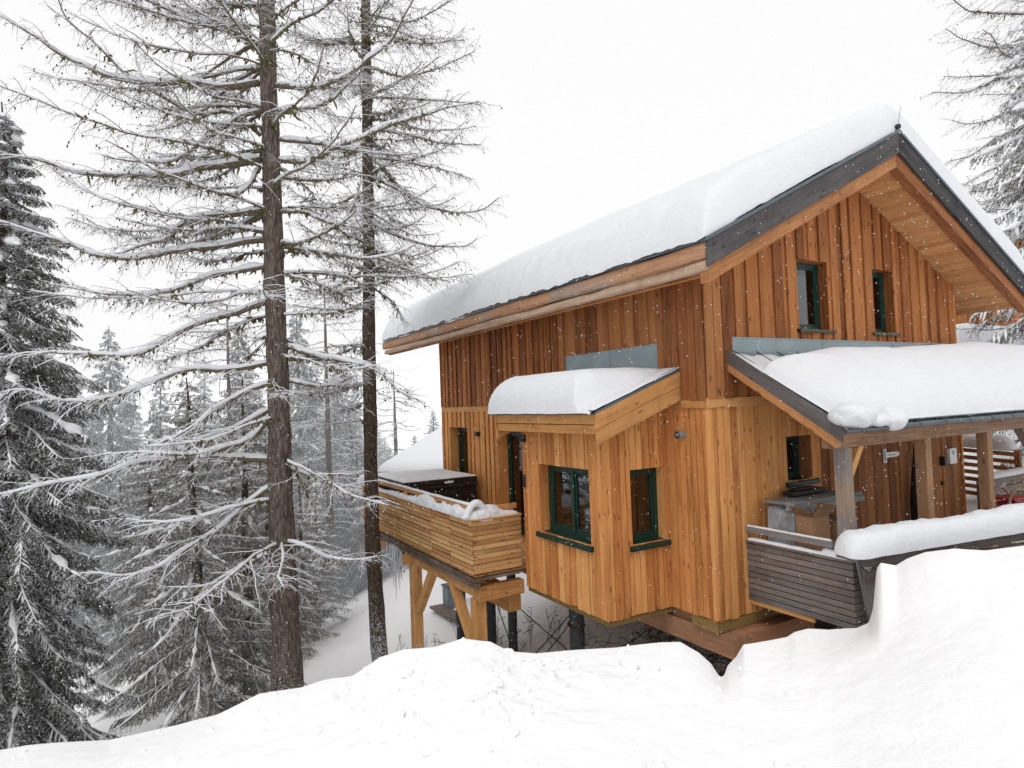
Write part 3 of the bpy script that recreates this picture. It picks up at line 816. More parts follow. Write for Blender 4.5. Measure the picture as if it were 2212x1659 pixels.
# -- bay roof
bx0, by0_, by1_ = -1.6, .42, 3.12
m = MB()
m.hexa([(bx0, by0_, bayroof(bx0)-.03), (bx0, by0_, bayroof(bx0)), (bx0, by1_, bayroof(bx0)), (bx0, by1_, bayroof(bx0)-.03),
        (-.03, by0_, bayroof(0)-.03), (-.03, by0_, bayroof(0)), (-.03, by1_, bayroof(0)), (-.03, by1_, bayroof(0)-.03)], gT)
broof = m.build('bay_roof', M['zincdark'], house)
for y0, y1 in ((by0_, by0_+.04), (by1_-.04, by1_)):
    m = MB()
    for k, (a, b) in enumerate(((-.03, -.235), (-.24, -.44))):
        pr = .012 if k else 0
        lo = bx0+.02 if k == 0 else bx0+.04
        m.hexa([(lo, y0+pr, bayroof(lo)+a), (lo, y0+pr, bayroof(lo)+b), (lo, y1, bayroof(lo)+b), (lo, y1, bayroof(lo)+a),
                (-.006, y0+pr, bayroof(0)+a), (-.006, y0+pr, bayroof(0)+b), (-.006, y1, bayroof(0)+b), (-.006, y1, bayroof(0)+a)])
    m.build('barge_board', M['frame'], broof, bevel=.005)
m = MB()
m.box((bx0+.03, by0_+.04, bayroof(bx0)-.16), (bx0+.07, by1_-.04, bayroof(bx0)-.03))
m.hexa([(bx0+.05, by0_+.05, bayroof(bx0)-.29), (bx0+.05, by0_+.05, bayroof(bx0)-.17), (bx0+.09, by0_+.05, bayroof(bx0)-.17), (bx0+.09, by0_+.05, bayroof(bx0)-.29),
        (bx0+.05, by1_-.05, bayroof(bx0)-.29), (bx0+.05, by1_-.05, bayroof(bx0)-.17), (bx0+.09, by1_-.05, bayroof(bx0)-.17), (bx0+.09, by1_-.05, bayroof(bx0)-.29)])
m.hexa([(bx0+.09, by0_+.05, bayroof(bx0)-.22), (bx0+.09, by0_+.05, bayroof(bx0)-.20), (bx0+.09, by1_-.05, bayroof(bx0)-.20), (bx0+.09, by1_-.05, bayroof(bx0)-.22), (-.06, by0_+.05, bayroof(0)-.22), (-.06, by0_+.05, bayroof(0)-.20), (-.06, by1_-.05, bayroof(0)-.20), (-.06, by1_-.05, bayroof(0)-.22)])
m.build('fascia', M['frame'], broof, bevel=.004)
tube_obj('gutter', [(bx0-.03, by0_-.03, bayroof(bx0)-.0), (bx0-.03, by1_+.03, bayroof(bx0)-.0)], .028, M['zincdark'], broof, 10)
m = MB(); m.box((-.052, .5, 3.26), (-.012, 3.22, 3.80))
m.box((-.060, .5, 3.785), (-.052, 3.22, 3.803)); m.box((-.057, 1.95, 3.27), (-.052, 1.965, 3.785))
m.build('flashing', M['zinc'], broof)
def bT(U, Vv):
    e = np.minimum(np.minimum((U-(by0_+.30))*.85, (by1_+.06)-U), np.minimum(Vv-(bx0-.07), (-.10-Vv)*.9))
    base = .48 - np.clip(Vv+1.3, 0, 2)*.33 + .03*fbm(U*.9, Vv*.9, 51, 3)
    thin = .03*qr(np.minimum(U-by0_, -.05-Vv), .1) + .012
    return np.maximum(base*qr(e, .34, 2.5), thin) + .008*fbm(U*4, Vv*4, 53, 3) - .03*(np.minimum(Vv-(bx0-.07), by1_+.06-U) < .01)
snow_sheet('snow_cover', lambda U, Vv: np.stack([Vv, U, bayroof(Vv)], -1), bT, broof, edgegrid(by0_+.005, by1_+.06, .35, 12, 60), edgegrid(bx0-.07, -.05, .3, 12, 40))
m = MB(); m.hexa([(bx0+.2, by0_+.02, bayroof(bx0+.2)+.01), (bx0+.2, by0_+.05, bayroof(bx0+.2)+.01), (bx0+.2, by0_+.05, bayroof(bx0+.2)+.02), (bx0+.2, by0_+.02, bayroof(bx0+.2)+.02),
                  (-.05, by0_+.02, bayroof(0)+.01), (-.05, by0_+.05, bayroof(0)+.01), (-.05, by0_+.05, bayroof(0)+.02), (-.05, by0_+.02, bayroof(0)+.02)], gT)
m.build('roof_edging', M['zinc'], broof)

# -- porch roof over the gable side
PX0, PX1, PY = .34, 9.2, -1.72
def pz(y): return 3.62 + y*.60
m = MB()
m.hexa([(PX0, PY, pz(PY)-.03), (PX0, PY, pz(PY)), (PX1, PY, pz(PY)), (PX1, PY, pz(PY)-.03),
        (PX0, -.055, pz(0)-.03), (PX0, -.055, pz(0)), (PX1, -.055, pz(0)), (PX1, -.055, pz(0)-.03)], gT)
proof = m.build('porch_roof', M['zinc'], house)
m = MB()
m.hexa([(PX0-.03, PY+.05, pz(PY)+.02), (PX0-.03, PY+.05, pz(PY)-.17), (PX0, PY+.05, pz(PY)-.17), (PX0, PY+.05, pz(PY)+.02),
        (PX0-.03, -.06, pz(0)+.03), (PX0-.03, -.06, pz(0)-.16), (PX0, -.06, pz(0)-.16), (PX0, -.06, pz(0)+.03)])
m.build('barge_board', M['greyboard'], proof, bevel=.004)
m = MB()
m.hexa([(PX0-.02, PY+.15, pz(PY+.1)-.16), (PX0-.02, PY+.15, pz(PY+.1)-.29), (PX0+.09, PY+.15, pz(PY+.1)-.29), (PX0+.09, PY+.15, pz(PY+.1)-.16),
        (PX0-.02, -.06, pz(0)-.15), (PX0-.02, -.06, pz(0)-.28), (PX0+.09, -.06, pz(0)-.28), (PX0+.09, -.06, pz(0)-.15)])
m.build('rafter', M['rafter'], proof, bevel=.004)
for k in range(1, 8):
    m = MB(); x = PX0 + k*1.1
    m.hexa([(x, PY+.42, pz(PY+.42)-.10), (x, PY+.42, pz(PY+.42)-.24), (x+.09, PY+.42, pz(PY+.42)-.24), (x+.09, PY+.42, pz(PY+.42)-.10),
            (x, -.06, pz(0)-.08), (x, -.06, pz(0)-.22), (x+.09, -.06, pz(0)-.22), (x+.09, -.06, pz(0)-.08)])
    m.build('rafter', M['rafter'], proof, bevel=.004)
m = MB()
m.hexa([(PX0+.09, PY+.1, pz(PY+.1)-.07), (PX0+.09, PY+.1, pz(PY+.1)-.045), (PX1, PY+.1, pz(PY+.1)-.045), (PX1, PY+.1, pz(PY+.1)-.07),
        (PX0+.09, -.06, pz(0)-.07), (PX0+.09, -.06, pz(0)-.045), (PX1, -.06, pz(0)-.045), (PX1, -.06, pz(0)-.07)])
m.build('soffit', M['soffit'], proof)
m = MB(); m.box((.44, -.075, 3.60), (6.18, -.055, 3.805)); m.box((.44, -.095, 3.59), (6.18, -.055, 3.61))
m.box((.44, -.083, 3.79), (6.18, -.0755, 3.808))
for x in (2.45, 4.4): m.box((x, -.081, 3.61), (x+.02, -.0755, 3.789))
m.build('flashing', M['zinc'], proof)
m = MB()   # standing seams show where the snow has slid off
for k in range(20):
    x = PX0 + .12 + k*.45
    if x > PX1: break
    m.hexa([(x, PY, pz(PY)), (x, PY, pz(PY)+.03), (x+.012, PY, pz(PY)+.03), (x+.012, PY, pz(PY)), (x, -.08, pz(0)-.02), (x, -.08, pz(0)+.0), (x+.012, -.08, pz(0)+.0), (x+.012, -.08, pz(0)-.02)], gT)
m.build('roof_seam', M['zincdark'], proof)
def half_gutter(x0, x1, y, z, parent):
    mb = MB(); n = 8; r = .036
    ring = [(r*math.cos(math.pi+math.pi*k/n), r*math.sin(math.pi+math.pi*k/n)) for k in range(n+1)]
    for k in range(n):
        (a, b), (c_, d) = ring[k], ring[k+1]
        mb.hexa([(x0, y+a, z+b), (x0, y+c_, z+d), (x0, y+c_*.92, z+d*.92), (x0, y+a*.92, z+b*.92), (x1, y+a, z+b), (x1, y+c_, z+d), (x1, y+c_*.92, z+d*.92), (x1, y+a*.92, z+b*.92)], gT)
    o = mb.build('gutter', M['zincdark'], parent)
    k = MB()
    x = x0+.3
    while x < x1:
        k.beam((x, y-r, z+.01), (x+.05, y+r+.03, z+.035), .022, .006, tint=gT)
        k.beam((x, y-r-.004, z+.01), (x, y-r-.004, z-.04), .02, .006, tint=gT)
        x += .62
    k.beam((x0, y+r*.9, z+.065), (x1, y+r*.9, z+.065), .014, .014, tint=gT)
    k.build('gutter_bracket', M['zincdark'], o)
    return o
half_gutter(PX0-.16, PX1, PY-.06, pz(PY)-.02, proof)
def pT(U, Vv):
    hi = -.42 + .26*np.clip((U-3.2)/3, 0, 1) - .20*np.exp(-((U-.6)/.7)**2)
    e = np.minimum(np.minimum((U-(PX0+.03))*.62, (PX1+.05)-U), np.minimum(Vv-(PY-.03), (hi-Vv)*.9))
    base = .52 + .05*fbm(U*.8, Vv*.8, 61, 3)
    t = base*qr(e, .62, 2.0)
    dust = np.clip(.035+.05*fbm(U*2.2, Vv*2.2, 63, 3), 0.0, .08)*qr(np.minimum(U-PX0, -.1-Vv), .1)
    return np.maximum(t, dust*.6+.034*np.clip((-.38-Vv)*4, 0, 1)*qr(U-PX0, .08)) + .012*fbm(U*2.5, Vv*2.5, 65, 4)*(e > 0.02) + .012
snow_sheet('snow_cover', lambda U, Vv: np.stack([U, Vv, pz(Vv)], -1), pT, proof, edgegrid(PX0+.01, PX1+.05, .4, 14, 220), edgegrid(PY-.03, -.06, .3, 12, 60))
def blob(name, c_, r, parent, seed=1, sub=4, flat=1., m_='snow', amp=.25):
    import bmesh
    bm = bmesh.new(); bmesh.ops.create_icosphere(bm, subdivisions=sub, radius=1)
    for v in bm.verts:
        p = np.array(v.co); k = 1 + amp*float(fbm(np.array([p[0]*1.3+seed*3.1+p[2]]), np.array([p[1]*1.3+p[2]*.7]), seed, 3)[0])
        q = p*k
        if q[2] < 0: q[2] *= flat
        v.co = Vector((c_[0]+q[0]*r[0], c_[1]+q[1]*r[1], c_[2]+q[2]*r[2]))
    me = bpy.data.meshes.new(name); bm.to_mesh(me); bm.free(); me.materials.append(M[m_])
    for p in me.polygons: p.use_smooth = True
    o = bpy.data.objects.new(name, me); col.objects.link(o)
    if parent: o.parent = parent
    return o
gy, gzz = PY-.06, pz(PY)
blob('snow_lump', (PX0+.06, gy+.04, gzz+.13), (.30, .20, .17), proof, 3, flat=.85)
blob('snow_lump', (PX0+.50, gy+.02, gzz+.06), (.25, .13, .08), proof, 4)
blob('snow_lump', (PX0+.80, gy+.0, gzz+.07), (.20, .15, .14), proof, 5)
# porch frame: beam, posts, braces
pb = MB()
bz0, bz1, byy = 2.33, 2.56, -1.42
pb.box((.42, byy-.09, bz0+.0), (PX1, byy+.09, bz1)); pbeam = pb.build('porch_beam', M['porchbeam'], house, bevel=.012)
for x, z0 in ((.625, .28), (2.42, .3), (4.12, .3), (6.3, .5)):
    k = MB(); k.box((x, byy-.075, z0), (x+.15, byy+.075, bz0), tint=(.6, .2, .5)); k.build('porch_post', M['porchpost' if x < 1 else 'porchbrown'], house, bevel=.01)
k = MB(); k.beam((.74, byy+.0, 1.93), (1.04, byy+.0, bz0+.02), .09, .09, up=(0, 1, 0)); k.build('brace', M['frame'], house, bevel=.006)
k = MB(); k.beam((5.35, byy, bz0+.02), (6.32, byy, 1.45), .13, .13, up=(0, 1, 0)); k.build('brace', M['greypost'], house, bevel=.006)

# -- porch floor and rails
m = MB()
yy = -1.5
while yy < -.03: m.box((.62, yy, .215), (6.55, yy+.135, .25)); yy += .14
pf = m.build('porch_floor', M['greyfence'], house)
m = MB(); m.box((.64, -1.44, .04), (6.5, -1.34, .213)); m.box((.9, -.3, .0), (6.5, -.2, .213)); m.build('joist', M['greyfence'], pf)
m = MB()
zz = .20
nsl = 10
hh = (.98-zz)/nsl
for k in range(nsl):
    z0 = zz+k*hh
    m.box((.585, -1.545, z0), (.610, -.03, z0+hh-.012)); m.box((.612, -1.547, z0), (1.0, -1.522, z0+hh-.012))
rail = m.build('slat_railing', M['greyfence'], house, bevel=.003)
m = MB(); m.box((.56, -1.57, .985), (.68, -.03, 1.015)); m.box((.68, -1.57, .985), (1.35, -1.45, 1.015)); m.build('rail_cap', M['greyfence'], rail, bevel=.004)
m = MB(); m.box((.575, -1.30, 1.12), (.63, -.02, 1.20)); m.build('handrail', M['greypost'], rail, bevel=.004)
m = MB(); m.box((.60, -1.0, .14), (.64, -.02, .205)); m.build('bottom_rail', M['frame'], rail, bevel=.004)
def rail_snow(name, p0, p1, w_, h_, parent, seed=1, n=80, amp=.3, m_='snow', endr=1., rr=10, thin=None):
    """a loaf of snow lying along a rail"""
    p0 = np.array(p0, float); p1 = np.array(p1, float); Ld = np.linalg.norm(p1-p0); ax = (p1-p0)/Ld
    side = np.cross(ax, (0, 0, 1)); side /= np.linalg.norm(side)
    s = edgegrid(0, Ld, min(h_*endr, Ld*.3), 8, n)
    th = np.linspace(-.12, math.pi+.12, rr*2+1)
    S, T = np.meshgrid(s, th, indexing='ij')
    e = np.minimum(S, Ld-S); tap = qr(e, h_*endr)
    k = 1+amp*fbm(S*2.3/max(.3, h_*2), T*.8, seed, 4)
    if thin is not None: k = k*np.interp(S/Ld, *thin)
    A = np.cos(T); B = np.sin(T)
    q = (np.abs(A)**2.6+np.abs(B)**2.6)**(-1/2.6)
    P = p0 + ax*S[..., None] + side*(A*q*w_/2*(.35+.65*tap)*(.8+.2*k))[..., None]
    P[..., 2] += np.clip(B, -.1, 1)*q*h_*tap*k
    n_, k_ = S.shape; idx = np.arange(n_*k_).reshape(n_, k_)
    F = np.stack([idx[:-1, :-1], idx[1:, :-1], idx[1:, 1:], idx[:-1, 1:]], -1).reshape(-1, 4)
    return mesh_np(name, P.reshape(-1, 3), F, M[m_], parent)
rail_snow('snow_cover', (.62, -.05, 1.012), (.62, -1.58, 1.012), .10, .035, rail, 5)
rail_snow('snow_cover', (.60, -1.51, 1.012), (1.30, -1.51, 1.012), .10, .045, rail, 6)
rail_snow('snow_cover', (.603, -.05, 1.198), (.603, -1.28, 1.198), .05, .02, rail, 7)
blob('snow_lump', (.64, -1.22, 1.03), (.05, .10, .07), rail, 8)

# -- terrace deck on the eave side
DX, DY0, DY1 = -2.07, 3.10, 8.95
m = MB()
y = DY0+.03
while y < DY1-.1: m.box((DX+.04, y, .235), (-.03, y+.135, .262)); y += .14
deck = m.build('deck', M['deckw'], house)
def slats(name, fr, u0, u1, z0, z1, n, cols, parent, mt, broken=()):
    m = MB(); hh = (z1-z0)/n
    for k in range(n):
        cuts = sorted([u0]+[c_+random.uniform(-.02, .02) for c_ in cols]+[u1])
        for a, b in zip(cuts[:-1], cuts[1:]):
            za = z0+k*hh + random.uniform(-.003, .003)
            zb_ = za+hh-random.uniform(.009, .019)
            m.hexa([fr.p(a+.002, za, 0), fr.p(a+.002, za, .022), fr.p(a+.002, zb_, .022), fr.p(a+.002, zb_, 0),
                    fr.p(b-.002, za, 0), fr.p(b-.002, za, .022), fr.p(b-.002, zb_, .022), fr.p(b-.002, zb_, 0)])
    return m.build(name, M[mt], parent)
F_dk = Fr((DX, 0, 0), (0, 1, 0), (-1, 0, 0)); F_dn = Fr((0, DY0, 0), (1, 0, 0), (0, -1, 0)); F_df = Fr((0, DY1, 0), (-1, 0, 0), (0, 1, 0))
drail = slats('slat_railing', F_dk, DY0-.022, DY1, .30, 1.14, 11, (3.9, 4.75, 6.3, 7.7), deck, 'deckw')
slats('slat_railing', F_dn, DX+.002, BX-.03, .30, 1.14, 11, (), deck, 'deckw')
slats('slat_railing', F_df, -.0+.1, -DX, .30, 1.14, 11, (), deck, 'deckw')
m = MB(); m.box((DX-.06, DY0-.06, 1.145), (DX+.09, DY1+.04, 1.175)); m.box((DX+.09, DY0-.06, 1.145), (BX-.03, DY0+.07, 1.175))
for y in (DY0+.05, 4.6, 6.1, 7.6, DY1-.1): m.box((DX+.005, y, .26), (DX+.095, y+.09, 1.145))
m.box((DX+.02, DY0+.06, 1.30), (DX+.07, DY1-.05, 1.38)); m.box((DX+.07, DY0+.10, 1.24), (BX-.03, DY0+.15, 1.33))
for y in (DY0+.08, 6.1, DY1-.1): m.box((DX+.015, y, 1.175), (DX+.075, y+.07, 1.30))
m.box((-1.32, DY0+.09, .26), (-1.25, DY0+.15, 1.33))
m.build('rail_frame', M['frame'], deck, bevel=.004)
rail_snow('snow_cover', (DX+.02, DY0-.04, 1.172), (DX+.02, DY1+.03, 1.172), .17, .10, deck, 15, 200, .9, thin=([0, .1, .3, .5, .75, 1], [1.2, 1.0, 1.1, .8, .35, .3]))
rail_snow('snow_cover', (DX-.03, DY0+.03, 1.172), (BX-.05, DY0+.03, 1.172), .17, .13, deck, 16, 60, .6, thin=([0, .5, 1], [1., .9, .25]))
rail_snow('snow_cover', (DX+.045, DY0+.1, 1.378), (DX+.045, DY1-.05, 1.378), .06, .03, deck, 17, 120, .5)
blob('snow_lump', (DX+.05, DY1-.05, 1.28), (.16, .2, .17), deck, 18)
blob('snow_lump', (DX+.30, DY0+.06, 1.22), (.26, .12, .14), deck, 19, amp=.4)
blob('snow_lump', (DX+.05, DY0+.55, 1.22), (.10, .35, .12), deck, 20, amp=.4)
blob('snow_lump', (DX+.04, DY0+1.9, 1.24), (.09, .4, .12), deck, 22, amp=.4)
# arch of snow slumped over the corner of the rail
a0 = np.array([DX+.10, DY0+.02, 1.20])
arc = [a0+np.array([(-.19+.38*t), 0, .22*math.sin(math.pi*t)**.8]) for t in np.linspace(0, 1, 9)]
tube_obj('snow_arch', arc, [.07, .06, .055, .06, .06, .055, .07, .09], M['snow'], deck, 12, 20)
m = MB()
m.box((DX-.01, DY0-.02, .15), (DX+.12, DY1, .225)); m.box((DX+.02, DY0-.01, .05), (DX+.12, DY1, .15))
m.box((DX+.12, DY0+.04, .16), (BX-.03, DY0+.11, .215))
m.build('edge_beam', M['darkbeam'], deck, bevel=.01)
m = MB()
m.box((DX+.1, DY0+.02, -.17), (BX+.02, DY0+.20, .06))      # crossbeam beside the bay
for y in (6.05, 8.6): m.box((DX-.06, y, -.14), (-.05, y+.18, .04))
m.box((-1.30, DY0+.25, -.52), (-1.06, DY1-.2, -.18))       # main beam under the deck
m.box((DX+.14, DY0+.21, -.16), (DX+.32, 8.7, .04))
m.build('crossbeam', M['frame'], deck, bevel=.01)
for (x, y) in ((DX+.10, 6.06), (DX+.10, 3.26), (DX+.10, 8.62)):
    k = MB(); zb_ = gz(x, y)-.3
    k.box((x, y, zb_), (x+.20, y+.20, -.145 if y > 4 else -.17)); k.build('deck_post', M['frame'], deck, bevel=.01)
for (y0, y1) in ((6.0, 5.2), (3.55, 4.35)):
    k = MB(); k.beam((DX+.2, y0, -1.05), (DX+.2, y1, -.10), .15, .14, up=(1, 0, 0)); k.build('brace', M['frame'], deck, bevel=.006)
# icicles under the far end
V_, F_ = [], []
P = []; Rr = []
for k in range(26):
    y = random.uniform(6.55, 7.35); x = DX+random.uniform(-.02, .12); l = random.uniform(.2, .75) if k % 9 else random.uniform(.9, 1.25)
    pts = [(x+random.uniform(-.006, .006), y, .1-l*t) for t in (0, .25, .5, .75, 1)]
    P.append(pts); Rr.append([.032, .026, .019, .012, .003])
V_, F_ = tubes_np(P, Rr, 7)
mesh_np('icicle', V_, F_, M['ice'], deck)

# -- piles and bracing cables
for (x, y, r) in ((.03, 3.3, .135), (.1, 6.75, .13), (.25, 6.0, .10), (3.2, 7.3, .15), (6.0, 3.2, .14), (6.0, 7.2, .14), (2.6, 3.0, .13), (.1, 8.3, .12)):
    z0 = gz(x, y)-.2
    o = tube_obj('pile', [(x, y, z0), (x+.01, y, (z0-.1)/2), (x, y, -.1)], r, M['pile'], house, 16, 14)
tube_obj('strap', [(.03+.145*math.cos(a), 3.3+.145*math.sin(a), -.98+.02*math.sin(a)) for a in np.linspace(0, 2*math.pi, 20)], .018, M['rust'], house, 6, 40)
cab = []
for a, b in (((.5, 3.3, -.35), (-.55, 4.4, -2.05)), ((.5, 3.25, -.40), (-.45, 4.2, -2.05)), ((-.7, 5.2, -.5), (.2, 3.5, -1.7)), ((-1.1, 4.3, -.45), (-.55, 4.3, -2.05)),
             ((1.0, 2.2, -.5), (2.2, 4.0, -1.7)), ((2.4, 2.4, -.5), (1.2, 3.6, -1.8)), ((.2, 3.2, -.85), (3.0, 3.0, -.7))):
    P = resample([a, ((a[0]+b[0])/2, (a[1]+b[1])/2, (a[2]+b[2])/2-.02), b], 8)
    cab.append(tubes_np(P[None], np.full((1, 8), .011), 5))
mesh_np('bracing_cable', *join_np(cab), M['cable'], house)
k = MB(); k.beam((1.9, 2.6, -1.25), (2.5, 2.1, -.75), .12, .12); k.build('strut', M['darkbeam'], house)

# -- small fittings
def lamp(p, n, h=.10):
    m = MB(); n = Vector(n); m.beam(Vector(p)+n*.0, Vector(p)+n*.09, .09, h, tint=gT); return m.build('wall_lamp', M['black'], house, bevel=.006)
lamp((-.04, 6.7, 2.34), (-1, 0, 0)); lamp((BX-.025, 2.86, 2.42), (-1, 0, 0), .11)
k = MB(); k.beam((BX-.022, 2.90, 1.72), (BX-.06, 2.90, 1.72), .05, .20, tint=gT); k.build('key_box', M['black'], house, bevel=.004)
vt = tube_obj('vent_pipe', [(-.03, .44, 2.48), (-.16, .44, 2.48)], .052, M['zinc'], house, 18, 3)
tube_obj('vent_opening', [(-.12, .44, 2.48), (-.155, .44, 2.48)], [.044, .044], M['black'], vt, 16, 3)
tube_obj('vent_grille', [(-.14, .455, 2.48), (-.163, .455, 2.48)], [.034, .001], M['greymat'], vt, 16, 3)
lamp((5.83, -.03, 1.69), (0, -1, 0), .16)
k = MB(); k.beam((5.83, -.03, 1.29), (5.83, -.06, 1.29), .07, .07, tint=gT); k.build('light_switch', M['black'], house, bevel=.004)
k = MB(); k.box((6.02, -.10, 1.62), (6.26, -.04, 1.90), tint=gT); nb = k.build('notice_box', M['white'], house, bevel=.006)
k = MB(); k.box((6.10, -.104, 1.78), (6.17, -.1005, 1.86), tint=gT); k.build('printed_label', M['paleblue'], nb)
k = MB(); k.box((4.03, -.075, 1.88), (4.36, -.055, 1.965), tint=gT); k.box((3.96, -.078, 1.80), (4.03, -.055, 2.03), tint=gT); 
k.hexa([(4.36, -.075, 1.88), (4.36, -.055, 1.88), (4.36, -.055, 1.965), (4.36, -.075, 1.965), (4.42, -.075, 1.91), (4.42, -.055, 1.91), (4.42, -.055, 1.935), (4.42, -.075, 1.935)], gT)
sg = k.build('direction_sign', M['white'], house)
k = MB(); k.box((3.975, -.082, 1.83), (3.995, -.0785, 2.0), tint=gT); k.box((4.06, -.079, 1.915), (4.3, -.0755, 1.925), tint=gT); k.build('green_stripe', M['green'], sg)

# ================================================================== THINGS ON AND AROUND THE CHALET
# hot tub on the terrace
tb = tag(empty('hot_tub', (-1.15, 7.4, .262)), 'square dark hot tub with a snow dusted cover on the wooden terrace', 'hot tub')
def local(o, parent):
    o.matrix_parent_inverse = Matrix.Translation(-Vector(parent.location)); return o
def add(mb, name, mt, parent, **k):
    return local(mb.build(name, mt, parent, **k), parent)
x0, x1, y0, y1 = -1.93, -.22, 6.5, 8.45
k = MB()
n = 15
for i in range(n):
    a = x0+.03+(x1-x0-.06)*i/n; b = x0+.03+(x1-x0-.06)*(i+1)/n-.008
    k.box((a, y0+.03, .29), (b, y0+.055, 1.22)); 
for i in range(n):
    a = y0+.03+(y1-y0-.06)*i/n; b = y0+.03+(y1-y0-.06)*(i+1)/n-.008
    k.box((x0+.03, a, .29), (x0+.055, b, 1.22)); k.box((x1-.055, a, .29), (x1-.03, b, 1.22))
k.box((x0+.06, y0+.06, .28), (x1-.06, y1-.06, 1.2))
add(k, 'cabinet', M['tub'], tb, bevel=.002)
k = MB(); k.box((x0-.01, y0-.01, 1.225), (x1+.01, y1+.01, 1.31)); k.box((x0, y0, 1.312), (x1, y1, 1.44))
cv = add(k, 'cover', M['tub'], tb, bevel=.03)
def tubP(U, Vv): return np.stack([U, Vv, np.full_like(U, 1.44)], -1)
o = snow_sheet('snow_cover', tubP, lambda U, Vv: qr(np.minimum(np.minimum(U-x0, x1-U), np.minimum(Vv-y0, y1-Vv))-.01, .16)*(.03+.05*np.clip((x1-U)/2, 0, 1)) - .006 + .01*fbm(U*3, Vv*3, 71, 4), cv, edgegrid(x0, x1, .2, 8, 30), edgegrid(y0, y1, .2, 8, 30), m_='duststrip')
k = MB(); k.box((-1.02, y0-.016, 1.335), (-.82, y0-.006, 1.375), tint=gT); add(k, 'badge', M['white'], tb)
for c_ in tb.children: pass

# wrapped table / grill under the porch
gr = tag(empty('covered_grill', (1.7, -.55, .25)), 'garden grill under clear plastic wrap with grey mat on top, by the gable wall', 'covered grill')
import bmesh
def draped(name, x0, x1, y0, y1, z0, z1, mt, parent, seed, flare=.08, n=26):
    """cloth or film hanging over a box, with folds"""
    V = []; F = []
    per = []
    for i in range(n): per.append((x0+(x1-x0)*i/n, y0))
    for i in range(n): per.append((x1, y0+(y1-y0)*i/n))
    for i in range(n): per.append((x1-(x1-x0)*i/n, y1))
    for i in range(n): per.append((x0, y1-(y1-y0)*i/n))
    per = np.array(per); c_ = np.array([(x0+x1)/2, (y0+y1)/2]); m_ = 12; N_ = len(per)
    for j in range(m_+1):
        t = j/m_
        fold = fbm(np.arange(N_)*.55, np.full(N_, .5+t*.6), seed, 3)*(.02+.12*t)
        k_ = 1+flare*t
        P2 = c_+(per-c_)*(k_+fold[:, None]*.5)
        z = z1-(z1-z0)*t + .03*fbm(np.arange(N_)*.3, np.full(N_, t*3), seed+5, 3)
        for q in range(N_): V.append((P2[q, 0], P2[q, 1], z[q]))
    for j in range(m_):
        for q in range(N_):
            a = j*N_+q; b = j*N_+(q+1) % N_; F.append((a, b, b+N_, a+N_))
    V.append((c_[0], c_[1], z1+.02)); ct = len(V)-1
    me = bpy.data.meshes.new(name)
    me.from_pydata(V, [], F+[(ct, (q+1) % N_, q) for q in range(N_)]); me.materials.append(M[mt])
    for p in me.polygons: p.use_smooth = True
    o = bpy.data.objects.new(name, me); col.objects.link(o); o.parent = parent
    return local(o, parent)
draped('plastic_wrap', .92, 2.3, -.56, -.14, .28, 1.44, 'tarp', gr, 3, .05)
k = MB(); k.beam((.80, -.58, 1.50), (2.35, -.58, 1.50), .12, .11); k.beam((.82, -.66, 1.47), (2.33, -.66, 1.47), .06, .08); k.hexa([(.84, -.56, 1.50), (.84, -.12, 1.50), (.84, -.12, 1.53), (.84, -.56, 1.555), (2.3, -.56, 1.50), (2.3, -.12, 1.50), (2.3, -.12, 1.53), (2.3, -.56, 1.555)])
add(k, 'rolled_mat', M['greymat'], gr, bevel=.02)
for i in range(5):
    tube_o = None
k = MB(); k.box((1.25, -.34, 1.56), (2.0, -.14, 1.62)); k.box((1.35, -.3, 1.622), (1.85, -.18, 1.65)); add(k, 'lid', M['black'], gr, bevel=.012)
# cardboard boxes in front of it
def carton(x, y, z, w_, d, h, rz, label, lean=0):
    t = tag(empty('cardboard_box', (x, y, z)), label, 'box', 'cardboard boxes under the porch')
    t.rotation_euler = (0, 0, R_(rz))
    k = MB(); th = .008
    for a in ((-w_/2, -d/2, 0, w_/2, -d/2+th, h), (-w_/2, d/2-th, 0, w_/2, d/2, h), (-w_/2, -d/2+th, 0, -w_/2+th, d/2-th, h), (w_/2-th, -d/2+th, 0, w_/2, d/2-th, h), (-w_/2, -d/2, -.004, w_/2, d/2, -.0005)):
        k.box(a[:3], a[3:])
    k.build('carton', M['card'], t)
    for sx in (-1, 1):
        f = MB()
        f.hexa([(sx*w_/2, -d/2, h), (sx*w_/2+sx*.006, -d/2, h), (sx*(w_/2+.006), d/2, h), (sx*w_/2, d/2, h),
                (sx*(w_/2+.10), -d/2, h+.12), (sx*(w_/2+.106), -d/2, h+.12), (sx*(w_/2+.106), d/2, h+.12), (sx*(w_/2+.10), d/2, h+.12)])
        f.build('flap', M['cardedge'], t)
    f = MB()
    f.hexa([(-w_/2, -d/2, h), (-w_/2, -d/2-.006, h), (w_/2, -d/2-.006, h), (w_/2, -d/2, h), (-w_/2, -d/2-.07, h+.10), (-w_/2, -d/2-.076, h+.10), (w_/2, -d/2-.076, h+.10), (w_/2, -d/2-.07, h+.10)])
    f.build('flap', M['card'], t)
    return t
carton(.87, -.86, .265, .30, .26, 1.16, -8, 'tall open cardboard box leaning by the porch post')
carton(1.27, -.92, .265, .36, .28, 1.08, 6, 'open cardboard box with folded up flaps, right of the tall one')
